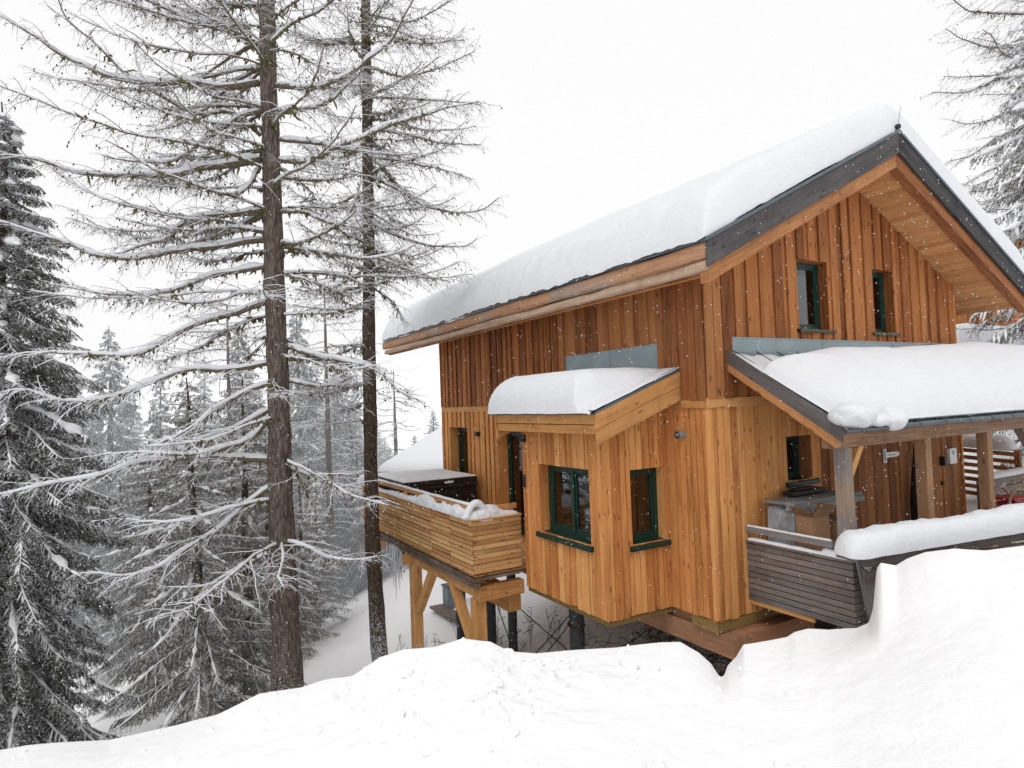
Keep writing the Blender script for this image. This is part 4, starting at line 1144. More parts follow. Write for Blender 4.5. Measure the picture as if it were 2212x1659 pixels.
# folded parasol
ps = tag(empty('folded_parasol', (4.62, -.14, .25)), 'narrow folded dark parasol leaning on the porch wall', 'parasol')
P = resample([(0, -.12, .05), (.03, -.08, .7), (.10, -.03, 1.3), (.17, 0, 1.85)], 24)
rr = np.interp(np.linspace(0, 1, 24), [0, .1, .45, .8, 1], [.05, .13, .12, .05, .015])
V_, F_ = tubes_np(P[None], rr[None], 16)
V_ += np.stack([fbm(V_[:, 0]*22, V_[:, 2]*1.3, 91, 2)*.02, V_[:, 1]*0, V_[:, 1]*0], -1)
mesh_np('canopy', V_, F_, M['black'], ps)
o = tube_obj('pole', [(0, -.12, -.0), (.0, -.12, .06)], .02, M['zincdark'], ps, 8)
# wooden sledge
sl = tag(empty('wooden_sledge', (6.62, -.75, .98)), 'bent wood sledge with red webbing standing against the grey fence', 'sledge')
for yo in (-.12, .16):
    pts = [(-.45, yo, -.25), (-.35, yo, .05), (-.12, yo, .20), (.15, yo, .18), (.38, yo, .02), (.5, yo, -.25)]
    tube_obj('runner', pts, .022, M['bentwood'], sl, 8, 30)
k = MB(); k.box((-.22, -.14, .02), (.24, .18, .06)); k.box((-.12, -.14, -.10), (.16, .18, -.03)); k.build('seat_webbing', M['red'], sl, bevel=.01)

# rail of the entrance walkway, loaded with a thick loaf of snow
def wbeam(mb, p0, p1, w_, h_): mb.beam(p0, p1, w_, h_)
wr = tag(empty('walkway_railing', (.2, -1.78, .0)), 'grey timber handrail of the walkway under a thick long loaf of snow', 'railing')
A0, A1 = Vector((.12, -1.74, 1.17)), Vector((3.3, -2.5, 1.26))
A2 = Vector((6.5, -3.3, 1.55))
k = MB(); k.beam(A0, A1, .24, .05); k.beam(A1+Vector((.01, 0, 0)), A2, .24, .05); add(k, 'rail_board', M['greypost'], wr, bevel=.006)
k = MB()
for dz, t_ in ((-.10, .10), (-.24, .11)):
    k.beam(A0+Vector((.35, .0, dz-.02)), A1+Vector((0, 0, dz)), .035, t_); k.beam(A1+Vector((.01, 0, dz)), A2+Vector((0, 0, dz)), .035, t_)
add(k, 'side_board', M['greyfence'], wr, bevel=.004)
for q in (.5, .95):
    k = MB(); p = A0.lerp(A1, q); k.beam(p+Vector((0, .05, -.03)), p+Vector((0, .05, -1.6)), .10, .10); add(k, 'rail_post', M['greypost'], wr, bevel=.006)
n_ = Vector((A1-A0)).normalized()
o = rail_snow('snow_cover', A0+Vector((-.06, 0, .025)), A0.lerp(A2, 1.0)+Vector((0, 0, .025)), .36, .245, wr, 81, 160, .2, endr=.75); local(o, wr)
# keep the loaf on both segments
co = np.array([v.co[:] for v in o.data.vertices]); u_ = np.clip((co[:, 0]-A0.x)/(A2.x-A0.x), 0, 1)
fx = lambda x: np.interp(x, [A0.x, A1.x, A2.x], [A0.y, A1.y, A2.y]); fz = lambda x: np.interp(x, [A0.x, A1.x, A2.x], [A0.z, A1.z, A2.z])
co[:, 1] += fx(co[:, 0])-(A0.y+u_*(A2.y-A0.y)); co[:, 2] += fz(co[:, 0])-(A0.z+u_*(A2.z-A0.z))
o.data.vertices.foreach_set('co', co.astype(np.float32).ravel())
lb = tag(empty('leaning_board', (.95, -1.66, .0)), 'wide grey board leaning at the corner of the slatted porch rail', 'board')
k = MB(); k.beam((.645, -1.61, 1.08), (.84, -1.66, .0), .04, .15, up=(1, -.3, 0)); add(k, 'plank', M['greypost'], lb, bevel=.004)
k = MB(); k.beam((.79, -1.66, 1.10), (.88, -1.70, .3), .03, .04, up=(1, 0, 0)); add(k, 'batten', M['frame'], lb, bevel=.003)
blob('snow_lump', (0,0,0), (.06, .05, .08), lb, 82).location = (-.27, -.01, 1.0)

# fences right of the entrance
def slat_fence(label, p0, p1, z0, z1, n, mt, snowh, posts=2, th=.03, gapf=.35, snoww=.14, rise=0.):
    t = tag(empty('slat_fence', (p0[0], p0[1], z0)), label, 'fence')
    P0, P1 = Vector((*p0, 0)), Vector((*p1, 0)); h = (z1-z0)/n; up = Vector((0, 0, rise))
    k = MB()
    for i in range(n):
        z = Vector((0, 0, z0+h*(i+.5))); k.beam(P0+z, P1+z+up, th, h*(1-gapf))
    add(k, 'slat_panel', M[mt], t, bevel=.003)
    for i in range(posts):
        q = i/(posts-1); p = P0.lerp(P1, q); d = (P1-P0).normalized(); nrm = Vector((-d.y, d.x, 0))*.06
        k = MB(); zz_ = rise*q; k.beam(p+nrm+Vector((0, 0, z0-.8+zz_)), p+nrm+Vector((0, 0, z1+zz_)), .09, .09); add(k, 'post', M[mt], t, bevel=.004)
    k = MB(); k.beam(P0+Vector((0, 0, z1+.02)), P1+Vector((0, 0, z1+.02+rise)), .12, .035); add(k, 'top_rail', M[mt], t, bevel=.004)
    if snowh: local(rail_snow('snow_cover', P0+Vector((0, 0, z1+.035)), P1+Vector((0, 0, z1+.035+rise)), snoww, snowh, t, random.randint(1, 99), 60, .3), t)
    return t
slat_fence('grey weathered slat fence beyond the right end of the chalet', (6.62, -.35), (9.6, -.35), .35, 1.28, 6, 'greyfence', .09, 3, gapf=.12, snoww=.16)
slat_fence('brown slatted rail under a thick roll of snow, behind the grey fence', (8.6, 2.0), (8.6, -.1), .75, 1.80, 7, 'rafter', .26, 2, gapf=.45, snoww=.42, rise=-.12)

# neighbouring chalets
def chalet_far(name, label, o, ux, w_, l_, zb, ze, rise, wallm, over=.7, sn=.5):
    t = tag(empty(name, (o[0], o[1], zb)), label, 'house', 'neighbouring chalets')
    O = Vector((o[0], o[1], 0)); U = Vector((math.cos(ux), math.sin(ux), 0)); Vd = Vector((-math.sin(ux), math.cos(ux), 0))
    P = lambda u, v, z: O+U*u+Vd*v+Vector((0, 0, z))
    for (fr, a, b, tf) in ((Fr(P(0, 0, 0), U, -Vd), 0, w_, lambda u: ze+rise*(1-abs(u-w_/2)/(w_/2))), (Fr(P(0, 0, 0), Vd, -U), 0, l_, lambda u: ze),
                           (Fr(P(w_, 0, 0), Vd, U), 0, l_, lambda u: ze), (Fr(P(0, l_, 0), U, Vd), 0, w_, lambda u: ze+rise*(1-abs(u-w_/2)/(w_/2)))):
        k = MB(); boards(k, fr, a, b, zb, tf, wr=(.16, .28), batten=.03, th=.05); add(k, 'wall', M[wallm], t)
    sl_ = rise/(w_/2)
    k = MB()
    for sgn in (0, 1):
        ua, ub = (-over, w_/2) if sgn == 0 else (w_/2, w_+over)
        za = ze-over*sl_ if sgn == 0 else ze+rise; zb2 = ze+rise if sgn == 0 else ze-over*sl_
        k.hexa([P(ua, -over, za), P(ub, -over, zb2), P(ub, -over, zb2+.2), P(ua, -over, za+.2), P(ua, l_+over, za), P(ub, l_+over, zb2), P(ub, l_+over, zb2+.2), P(ua, l_+over, za+.2)])
    rf = add(k, 'roof', M['rafter'], t)
    def PP(A, B):
        z = ze+rise - sl_*np.sqrt((A-w_/2)**2+.1) + .2
        return np.stack([O.x+U.x*A+Vd.x*B, O.y+U.y*A+Vd.y*B, z], -1)
    def TT(A, B):
        e = np.minimum(np.minimum(A+over+.05, w_+over+.05-A), np.minimum(B+over+.05, l_+over+.05-B))
        return sn*qr(e, .5)+.03*fbm(A, B, 7, 3)
    o_ = snow_sheet('snow_cover', PP, TT, rf, edgegrid(-over-.05, w_+over+.05, .5, 6, 30), edgegrid(-over-.05, l_+over+.05, .5, 6, 30))
    return t
pA, pB = at(822, 1004, 25), at(962, 920, 30)     # foot and head of its left verge
dU = pB-pA; hw = math.hypot(dU[0], dU[1]); aU = math.atan2(dU[1], dU[0]); vv = np.array([-math.sin(aU), math.cos(aU), 0]); uu = np.array([math.cos(aU), math.sin(aU), 0])
O_ = pA + uu*.6 - vv*8.5
chalet_far('neighbour_chalet', 'lower chalet behind the terrace, only its snow covered roof slope showing', (O_[0], O_[1]), aU, 2*(hw-.6), 8.0, pA[2]-4, pA[2]-.3, (pB[2]-pA[2])*.97, 'upper', .6, .35)
chalet_far('neighbour_chalet', 'brown boarded chalet behind the snowy spruce at the right edge', (21.0, 5.2), R_(-12), 9, 8, 1.0, 7.8, 2.2, 'upper', .3, .5)
# mound of snow and covered shed between the chalets on the right
sh = tag(empty('snowy_shed', (16.0, 4.2, 2.0)), 'low shed buried under snow in front of the brown boarded chalet', 'shed')
k = MB(); k.box((14.2, 3.0, 1.2), (19.5, 6.2, 4.05)); add(k, 'wall', M['greyboard'], sh, bevel=.02)
k = MB(); k.box((13.9, 2.7, 4.06), (19.8, 6.5, 4.22)); rfs = add(k, 'roof', M['zinc'], sh, bevel=.01)
o = snow_sheet('snow_cover', lambda U, Vv: np.stack([U, Vv, np.full_like(U, 4.2)], -1), lambda U, Vv: .75*qr(np.minimum(np.minimum(U-13.8, 19.9-U), np.minimum(Vv-2.6, 6.6-Vv)), .7)-.05+.05*fbm(U, Vv, 3, 3), rfs, edgegrid(13.8, 19.9, .5, 8, 30), edgegrid(2.6, 6.6, .5, 8, 20))
# utility box on a plank walk under the terrace
def on_slope(px, py):
    for d in np.arange(8, 60, .1):
        p = at(px, py, d)
        if p[2] < float(slope(np.array([p[0]]), np.array([p[1]]))[0]): return p
    return at(px, py, 20)
bU = on_slope(978, 1312); print('util', bU)
ub = tag(empty('utility_box', tuple(bU)), 'small grey utility box standing in the snow under the terrace', 'utility box')
k = MB(); k.box((bU[0]-.22, bU[1]-.2, bU[2]-.1), (bU[0]+.22, bU[1]+.2, bU[2]+.62)); add(k, 'cabinet', M['zinc'], ub, bevel=.01)
k = MB(); k.box((bU[0]-.25, bU[1]-.23, bU[2]+.622), (bU[0]+.25, bU[1]+.23, bU[2]+.66)); add(k, 'lid', M['zincdark'], ub, bevel=.008)
q1, q2 = on_slope(942, 1318), on_slope(1000, 1350); pk = MB(); pk.beam(Vector(q1)+Vector((0, 0, .12)), Vector(q2)+Vector((0, 0, .12)), .4, .07); o = pk.build('plank_walk', M['greyfence'], None, bevel=.01)
tag(o, 'snow dusted plank lying on the slope below the terrace', 'plank')

# ================================================================== TREES
def rot_about(v, ax, ang):
    c_, s_ = math.cos(ang), math.sin(ang)
    return v*c_ + np.cross(ax, v)*s_ + ax*(ax@v)*(1-c_)
def grow_twigs(polys, rads, dens, len0, droop, rnd, hang=.5, m=5, r0=.009, r1=.0035, start=.12, spread=1.0):
    """side shoots along polylines; returns arrays (n,m,3),(n,m)"""
    out = []; rr = []
    for P, Rd in zip(polys, rads):
        seg = np.linalg.norm(np.diff(P, axis=0), axis=1); s = np.r_[0, np.cumsum(seg)]; Lp = s[-1]
        n = max(2, int(Lp*dens))
        for i in range(n):
            q = start + (1-start)*((i+rnd.rand())/n)
            u = q*Lp; p = np.array([np.interp(u, s, P[:, k]) for k in range(3)])
            j = min(len(P)-2, int(np.searchsorted(s, u))-1 if u > 0 else 0); j = max(j, 0)
            t = P[j+1]-P[j]; t /= np.linalg.norm(t)+1e-9
            side = np.cross(t, (0, 0, 1)); side /= np.linalg.norm(side)+1e-9
            sg = 1 if i % 2 else -1
            a = rnd.uniform(.5, 1.25)*spread
            d = t*math.cos(a) + side*sg*math.sin(a) + np.array([0, 0, rnd.uniform(-.35, .45)])
            d /= np.linalg.norm(d)
            ln = len0*rnd.uniform(.45, 1.15)*(1-.55*q)*(.6+.4*min(1, Lp/2))
            pts = [p]; dd = d.copy(); st = ln/(m-1)
            hg = hang*rnd.uniform(.3, 1.5)
            for k in range(m-1):
                dd = dd + np.array([0, 0, -hg/(m-1)]) + rnd.randn(3)*.10; dd /= np.linalg.norm(dd)
                pts.append(pts[-1]+dd*st)
            out.append(np.array(pts)); rb = min(r0, max(.004, np.interp(u, s, Rd)*.6)); rr.append(np.linspace(rb, r1, m))
    return out, rr

def larch(name, label, trunk_pts, trunk_r, branches, seed, autos=(), twig_mat='twig', dens=(9.5, 12.5), l1=.95, l2=.27, frost=False, lich=True, group=None, snowk=1., cat='tree', bark='bark', sides=28, thick=1., snow_m='snow', branch_m='branchbark'):
    rnd = np.random.RandomState(seed)
    base = trunk_pts[-1]
    t = tag(empty(name, tuple(base)), label, cat, group)
    inv = Matrix.Translation(-Vector(tuple(base)))
    TP = resample(trunk_pts, 60)
    tr = np.interp(np.linspace(0, 1, 60), np.linspace(0, 1, len(trunk_r)), trunk_r)
    V, F = tubes_np(TP[None], tr[None], sides)
    ang = np.arctan2(V[:, 1], V[:, 0])
    nn = fbm(V[:, 2]*4+seed, V[:, 0]*9, seed, 3)*.045*np.repeat(tr, sides)/.2 
    V[:, :2] += np.stack([nn, fbm(V[:, 2]*4, V[:, 1]*9, seed+3, 3)*.04*np.repeat(tr, sides)/.2], -1)
    o = mesh_np('trunk', V, F, M[bark], t); o.matrix_parent_inverse = inv
    prim, prad = [], []
    for pts, r in branches:
        P = resample(pts, max(10, int(np.sum(np.linalg.norm(np.diff(np.array(pts), axis=0), axis=1))*7)), .012)
        prim.append(P); prad.append(np.linspace(r, .008, len(P))*np.linspace(1, .9, len(P)))
    for (z0, z1, n, length, az0, az1, rise) in autos:
        for i in range(n):
            z = rnd.uniform(z0, z1); j = np.argmin(abs(TP[:, 2]-z)); p = TP[j]
            az = rnd.uniform(az0, az1); L_ = length*rnd.uniform(.6, 1.1)
            d = np.array([math.cos(az), math.sin(az), rise+rnd.uniform(-.15, .15)]); pts = [p]; k_ = 7
            for q in range(k_):
                d = d + np.array([rnd.randn()*.10, rnd.randn()*.10, (-.12 if q < 3 else .14)*rnd.uniform(.4, 1.3)]); d /= np.linalg.norm(d)
                pts.append(pts[-1]+d*L_/k_)
            P = resample(pts, max(8, int(L_*7)), .012); prim.append(P+np.cumsum(rnd.randn(len(P), 3)*.012, 0)*np.linspace(0, 1, len(P))[:, None]); prad.append(np.linspace(.017*rnd.uniform(.6, 1.3)*min(1.3, L_/2.2), .006, len(P)))
    sec, srad = grow_twigs(prim, prad, dens[0], l1, .0, rnd, hang=.45, m=8, r0=.0065*thick, r1=.0022*thick)
    ter, trad = grow_twigs(sec, srad, dens[1], l2, .0, rnd, hang=1.0, m=5, r0=.0034*thick, r1=.0016*thick, start=.08)
    dirt, drad = grow_twigs(prim, prad, dens[0]*1.7, l2*1.5, .0, rnd, hang=1.5, m=5, r0=.0038*thick, r1=.0016*thick, start=.3)
    ter += dirt; trad += drad
    parts = []
    for P, r in zip(prim, prad): parts.append(tubes_np(P[None], r[None], 7))
    o = mesh_np('branches', *join_np(parts), M[branch_m], t); o.matrix_parent_inverse = inv
    parts = []
    parts.append(tubes_np(np.array(sec), np.array(srad), 3)); parts.append(tubes_np(np.array(ter), np.array(trad), 3))
    if frost:
        def fr_split(A):
            A = np.array(A); rel = A[:, 0]-CAM; dpt = rel@FW; lat = rel@RT; u = lat/dpt
            prob = np.clip((-.42-u)/.2, 0, 1)*np.clip((4.6-A[:, 0, 2])/1.2, 0, 1)
            return rnd.rand(len(A)) < prob
        fs, ft = fr_split(sec), fr_split(ter)
        S_, T__, SR_, TR_ = np.array(sec), np.array(ter), np.array(srad), np.array(trad)
        parts = [tubes_np(S_[~fs], SR_[~fs], 3), tubes_np(T__[~ft], TR_[~ft], 3)]
        o = mesh_np('frosted_twigs', *join_np([tubes_np(S_[fs], SR_[fs]*1.5, 5), tubes_np(T__[ft], TR_[ft]*1.5+.001, 3)]), M['frost'], t); o.matrix_parent_inverse = inv
    o = mesh_np('twigs', *join_np(parts), M[twig_mat], t); o.matrix_parent_inverse = inv
    # snow lying on the boughs: loaf sections that come and go
    parts = []
    for P, r in zip(prim, prad):
        s = np.arange(len(P))
        k = np.clip(.95+1.5*fbm(s*.33+rnd.rand()*50, s*0+.5, seed+9, 3), 0.05, 1.6)
        T = P[-1]-P[0]; flat_ = 1-min(.9, abs(T[2])/np.linalg.norm(T))
        rr_ = (r*.85+.006)*k*snowk*(.35+.65*flat_); rr_[0] *= .3; rr_[-1] *= .2
        if r[0] >= .04: rr_ = np.maximum(rr_, np.interp(s/len(s), [0, .05, .5, .75, 1], [.01, .045, .042, .016, .004])*np.clip(.9+.8*fbm(s*.5, s*0., seed+3, 2), .4, 1.4))
        rr_ = np.minimum(rr_, .075)
        parts.append(tubes_np(P[None], rr_[None], 8, flat=1.1, lift=(r*.75+rr_*.55)[None]))
    S = np.array(sec); SR = np.array(srad)
    kk = np.clip(.9+1.6*fbm(np.arange(S.shape[0])*.37, np.arange(S.shape[0])*0+.3, seed+4, 2), .0, 1.5)[:, None]
    rr_ = SR*.95*kk*snowk; keep = kk[:, 0] > .45
    parts.append(tubes_np(S[keep], rr_[keep], 4, lift=(SR*1.0)[keep]))
    o = mesh_np('snow_cover', *join_np(parts), M[snow_m], t); o.matrix_parent_inverse = inv
    if lich:
        # tufts of lichen under and along the boughs
        P_, R_2 = [], []
        for P, r in zip(prim, prad):
            for i in range(int(len(P)*3.6)):
                q = rnd.rand()**1.4*.75; j = int(q*(len(P)-1))
                if fbm(np.array([j*.3+P[0][2]*7]), np.array([.2]), seed, 2)[0] < -.15: continue
                p = P[j]+rnd.randn(3)*np.array([.022, .022, .014]); ln = rnd.uniform(.03, .10)*(1.9 if rnd.rand() < .12 else 1)
                d = rnd.randn(3)*.5+np.array([0, 0, -.7]); d /= np.linalg.norm(d)
                P_.append([p, p+d*ln*.5+rnd.randn(3)*.008, p+d*ln]); R_2.append([.012, .016, .003])
        if P_:
            o = mesh_np('lichen', *tubes_np(np.array(P_), np.array(R_2), 4), M['lichen'], t); o.matrix_parent_inverse = inv
    # small cones on the shoots
    T_ = np.array(ter); sel = rnd.rand(len(T_)) < .10; C_ = T_[sel][:, 3]
    if len(C_):
        P_ = np.stack([C_, C_+[0, 0, .016], C_+[0, 0, .03]], 1); Rr_ = np.tile([.006, .012, .004], (len(C_), 1))
        o = mesh_np('cones', *tubes_np(P_, Rr_, 4), M['cone'], t); o.matrix_parent_inverse = inv
    return t
def c0(pts, d0, d1=None):   # survey on the upper-left crop
    n = len(pts); d1 = d0 if d1 is None else d1
    return [at(x*.4861, y*.4861, d0+(d1-d0)*i/(n-1)) for i, (x, y) in enumerate(pts)]
def c1(pts, d0, d1=None):
    n = len(pts); d1 = d0 if d1 is None else d1
    return [at(x*.537, 768+y*.537, d0+(d1-d0)*i/(n-1)) for i, (x, y) in enumerate(pts)]
D1 = 9.8
T1 = [at(570, -900, D1+.1), at(573, -420, D1+.1), at(577, 0, D1), at(583, 250, D1), at(590, 500, D1), at(600, 800, D1), at(607, 1100, D1), at(614, 1300, D1), at(620, 1440, D1), at(622, 1500, D1), at(623, 1700, D1)]
T1r = [.045, .07, .092, .108, .124, .138, .152, .168, .195, .228, .26]
Bt = [
 (c0([(1150, 370), (1000, 390), (800, 370), (680, 370), (480, 340), (280, 250), (150, 160), (0, 70), (-150, 30)], D1, 8.7), .055),
 (c0([(1160, 710), (1030, 730), (870, 750), (800, 775), (500, 785), (330, 760), (220, 720), (60, 690), (-120, 700)], D1, 8.6), .06),
 (c0([(1165, 940), (1040, 955), (860, 975), (800, 1000), (740, 1060), (640, 1080), (500, 1130), (380, 1120)], D1, 9.3), .05),
 (c0([(1165, 960), (1060, 1010), (930, 1065), (800, 1100), (660, 1150)], D1, 10.6), .045),
 (c0([(1180, 1065), (1000, 1090), (800, 1115), (600, 1145), (430, 1130), (300, 1080), (150, 1030), (0, 980), (-150, 960)], D1, 8.5), .05),
 (c0([(1175, 1190), (980, 1210), (850, 1260), (700, 1310), (550, 1310), (400, 1300), (250, 1270)], D1, 9.), .04),
 (c0([(1190, 1340), (1000, 1400), (860, 1450), (700, 1530), (620, 1570), (450, 1580), (300, 1570), (150, 1570), (0, 1590)], D1, 8.6), .05),
 (c0([(1180, 490), (1090, 510), (1000, 560), (850, 670), (750, 720), (600, 720), (450, 690)], D1, 9.2), .04),
 (c0([(1160, 600), (1020, 500), (870, 500), (700, 420), (560, 330), (400, 180), (300, 90), (250, -50)], D1, 9.), .035),
 (c0([(1110, 120), (900, 100), (750, 50), (650, 0), (500, -80)], D1, 9.2), .04),
 (c0([(1160, 190), (1080, 220), (1000, 270), (900, 340), (820, 360)], D1, 10.4), .035),
 (c0([(1150, 750), (1110, 820), (1060, 860), (960, 870)], D1, 9.2), .04),
 (c0([(1220, 380), (1350, 390), (1500, 355), (1620, 280), (1740, 170), (1820, 20), (1860, -60)], D1, 9.0), .045),
 (c0([(1225, 490), (1300, 500), (1450, 460), (1520, 400), (1620, 310)], D1, 9.6), .04),
 (c0([(1230, 710), (1380, 715), (1500, 650), (1650, 600), (1800, 540), (2000, 480), (2130, 450)], D1, 9.3), .045),
 (c0([(1240, 620), (1400, 640), (1600, 680), (1700, 690), (1850, 680)], D1, 10.2), .035),
 (c0([(1240, 790), (1400, 800), (1550, 790), (1600, 770)], D1, 9.2), .035),
 (c0([(1240, 940), (1350, 950), (1500, 1000), (1560, 930), (1600, 820)], D1, 9.5), .035),
 (c0([(1240, 1075), (1330, 1080), (1500, 1000), (1580, 930)], D1, 9.), .035),
 (c0([(1250, 1095), (1450, 1130), (1600, 1150), (1750, 1130), (1850, 1080)], D1, 10.), .035),
 (c0([(1280, 1540), (1400, 1580), (1520, 1600), (1640, 1630), (1750, 1700)], D1, 9.4), .04),
 (c0([(1250, 1210), (1350, 1240), (1440, 1260)], D1, 9.4), .03),
 (c0([(1240, 750), (1290, 780), (1400, 880), (1330, 900)], D1, 10.4), .03),
 (c1([(1090, 110), (980, 150), (870, 210), (800, 270), (700, 320), (600, 370)], D1, 9.2), .04),
 (c1([(1090, 220), (950, 290), (850, 330), (700, 360), (560, 390)], D1, 9.6), .04),
 (c1([(1090, 240), (1000, 340), (880, 380), (760, 400), (560, 390), (400, 400)], D1, 8.9), .04),
 (c1([(1100, 520), (980, 600), (880, 700), (760, 770), (640, 850), (480, 890), (350, 870)], D1, 9.2), .04),
 (c1([(1090, 790), (1000, 840), (880, 900), (800, 930), (660, 930)], D1, 9.4), .035),
 (c1([(1160, 10), (1300, 10), (1500, 50), (1600, 140), (1710, 190)], D1, 9.6), .04),
 (c1([(1160, 100), (1300, 125), (1440, 80)], D1, 9.9), .035),
 (c1([(1170, 440), (1240, 560), (1270, 640)], D1, 9.7), .025),
 (c1([(1160, 450), (1250, 480), (1430, 470)], D1, 9.6), .03),
 (c1([(1090, 30), (900, 60), (750, 60), (500, 150), (300, 190), (100, 140), (0, 150)], D1, 8.7), .04),
 (c1([(1080, 420), (800, 410), (560, 430), (400, 480), (200, 520), (0, 560), (-60, 580)], D1, 8.4), .05),
]
larch('larch_tree', 'tall bare larch with thick reddish trunk and snow laden boughs, left foreground', T1, T1r, Bt, 11, frost=True,
      autos=[(5.2, 9.6, 30, 2.7, 0, 6.28, .25), (1.0, 5.2, 18, 2.2, 0, 6.28, .0), (9.5, 13, 10, 2.4, 0, 6.28, .3), (4.4, 9.8, 14, 4.2, 1.9, 3.4, .2)], snowk=1.0)
D2 = 13.
T2 = [at(784, -800, D2), at(786, -300, D2), at(790, 0, D2), at(793, 250, D2), at(796, 500, D2), at(798, 800, D2), at(803, 1100, D2), at(812, 1300, D2), at(821, 1430, D2), at(824, 1600, D2)]
T2r = [.05, .07, .085, .095, .105, .12, .135, .145, .16, .18]
B2 = [
 (c0([(1640, 780), (1780, 850), (1900, 920), (2050, 945), (2150, 930), (2220, 880)], D2, 12.4), .03),
 (c0([(1650, 560), (1850, 610), (1990, 640), (2140, 640)], D2, 12.2), .03),
 (c0([(1640, 980), (1700, 1020), (1850, 1080), (2050, 1100), (2120, 1060)], D2, 12.6), .03),
 (c0([(1640, 430), (1800, 440), (2000, 450), (2140, 470)], D2, 13.6), .028),
 (c0([(1640, 300), (1800, 340), (1950, 300), (2110, 230)], D2, 12.6), .028),
 (c0([(1640, 130), (1850, 190), (2060, 180)], D2, 13.5), .026),
 (c0([(1640, 60), (1800, 100), (1950, 40), (2030, -30)], D2, 12.5), .026),
 (c0([(1660, 1140), (1760, 1180), (1900, 1230), (2000, 1250)], D2, 12.8), .024),
 (c0([(1660, 1280), (1750, 1350), (1800, 1450)], D2, 12.7), .02),
 (c0([(1640, 700), (1800, 720), (1990, 760), (2100, 800)], D2, 13.8), .025),
 (c0([(1620, 640), (1500, 700), (1350, 640)], D2, 13.6), .025),
 (c0([(1620, 850), (1500, 900), (1380, 900)], D2, 13.6), .025),
 (c0([(1620, 1200), (1520, 1260), (1420, 1300)], D2, 13.4), .022),
]
larch('larch_tree', 'slim dark larch standing in front of the terrace, second from the left', T2, T2r, B2, 12,
      autos=[(5.6, 11, 48, 2.15, -2.2, 1.6, .15), (5.0, 11, 22, 1.8, 1.6, 4.1, .15), (2.2, 5.4, 16, 1.5, 1.2, 4.1, .0)], snowk=.8, bark='bark2', thick=1.15)
# larch at the right edge: its trunk stands just outside the picture
D3 = 17.
T3 = [at(2370, -900, D3), at(2370, -300, D3), at(2370, 200, D3), at(2372, 600, D3), at(2372, 900, D3)]
def c6(pts, d0, d1): # right crop: 679x1659 of x 2450..2880, y 0..1050
    n = len(pts); return [at((2450+x*.6333)*.768, y*.6333*.768, d0+(d1-d0)*i/(n-1)) for i, (x, y) in enumerate(pts)]
B3 = [(c6([(900, 60), (679, 60), (530, 60), (430, 50), (370, 0), (330, -60)], D3, 16), .04),
      (c6([(900, 100), (679, 170), (560, 210), (440, 190), (330, 130)], D3, 16), .04),
      (c6([(900, 230), (679, 330), (560, 350), (430, 410), (270, 410)], D3, 16.2), .04),
      (c6([(900, 420), (679, 480), (560, 520), (450, 550), (360, 530)], D3, 16.2), .035),
      (c6([(900, 480), (679, 570), (560, 620), (440, 690), (340, 720)], D3, 16.0), .04),
      (c6([(900, 560), (679, 650), (560, 740), (430, 810)], D3, 16.2), .035),
      (c6([(900, 700), (679, 780), (560, 880), (490, 910)], D3, 16.2), .035),
      (c6([(900, 250), (679, 290), (520, 340), (320, 340)], D3, 17.5), .03),
      (c6([(900, 200), (679, 250), (590, 240), (540, 160), (500, 130)], D3, 15.7), .03)]
larch('larch_tree', 'bare larch reaching in over the roof from the right edge', T3, [.06, .1, .15, .2, .25], B3, 13,
      autos=[(3.6, 14.5, 40, 3.6, 2.2, 4.9, .1)], snowk=.6, thick=1.3, dens=(10, 11), l1=1.0)

# ---- conifers with needles
def needle_fans(P, rnd, dens, ln, wd, droop, taper=.5, m_cards=2, start=.05):
    """short needle sprays along branchlets: narrow leaf-shaped faces"""
    V = []; 
    n, m, _ = P.shape
    seg = np.linalg.norm(np.diff(P, axis=1), axis=2); Lp = seg.sum(1)
    cnt = np.maximum(2, (Lp*dens).astype(int))
    idx = np.repeat(np.arange(n), cnt)
    q = rnd.rand(len(idx))*(1-start)+start
    f = q*(m-1); j = np.minimum(f.astype(int), m-2); fr = (f-j)[:, None]
    p = P[idx, j]*(1-fr)+P[idx, j+1]*fr
    t = P[idx, j+1]-P[idx, j]; t /= np.linalg.norm(t, axis=1, keepdims=True)+1e-9
    s = np.cross(t, (0, 0, 1.)); s /= np.linalg.norm(s, axis=1, keepdims=True)+1e-9
    u = np.cross(s, t)
    a = rnd.uniform(.35, 1.0, len(idx))[:, None]; az = rnd.uniform(0, 2*np.pi, len(idx))[:, None]
    d = t*np.cos(a) + (s*np.cos(az)*1.2+u*np.sin(az)*.7)*np.sin(a) + np.array([0, 0, -droop])
    d /= np.linalg.norm(d, axis=1, keepdims=True)
    w_ = np.cross(d, rnd.randn(len(idx), 3)); w_ /= np.linalg.norm(w_, axis=1, keepdims=True)+1e-9
    l = (ln*rnd.uniform(.6, 1.3, len(idx))*(1-taper*q))[:, None]
    h = w_*wd*rnd.uniform(.6, 1.2, (len(idx), 1))
    Vv = np.stack([p-h*.35, p+d*l*.55-h*.5, p+d*l, p+d*l*.5+h*.5], 1)
    F = np.arange(len(idx)*4).reshape(-1, 4)
    return Vv.reshape(-1, 3), F
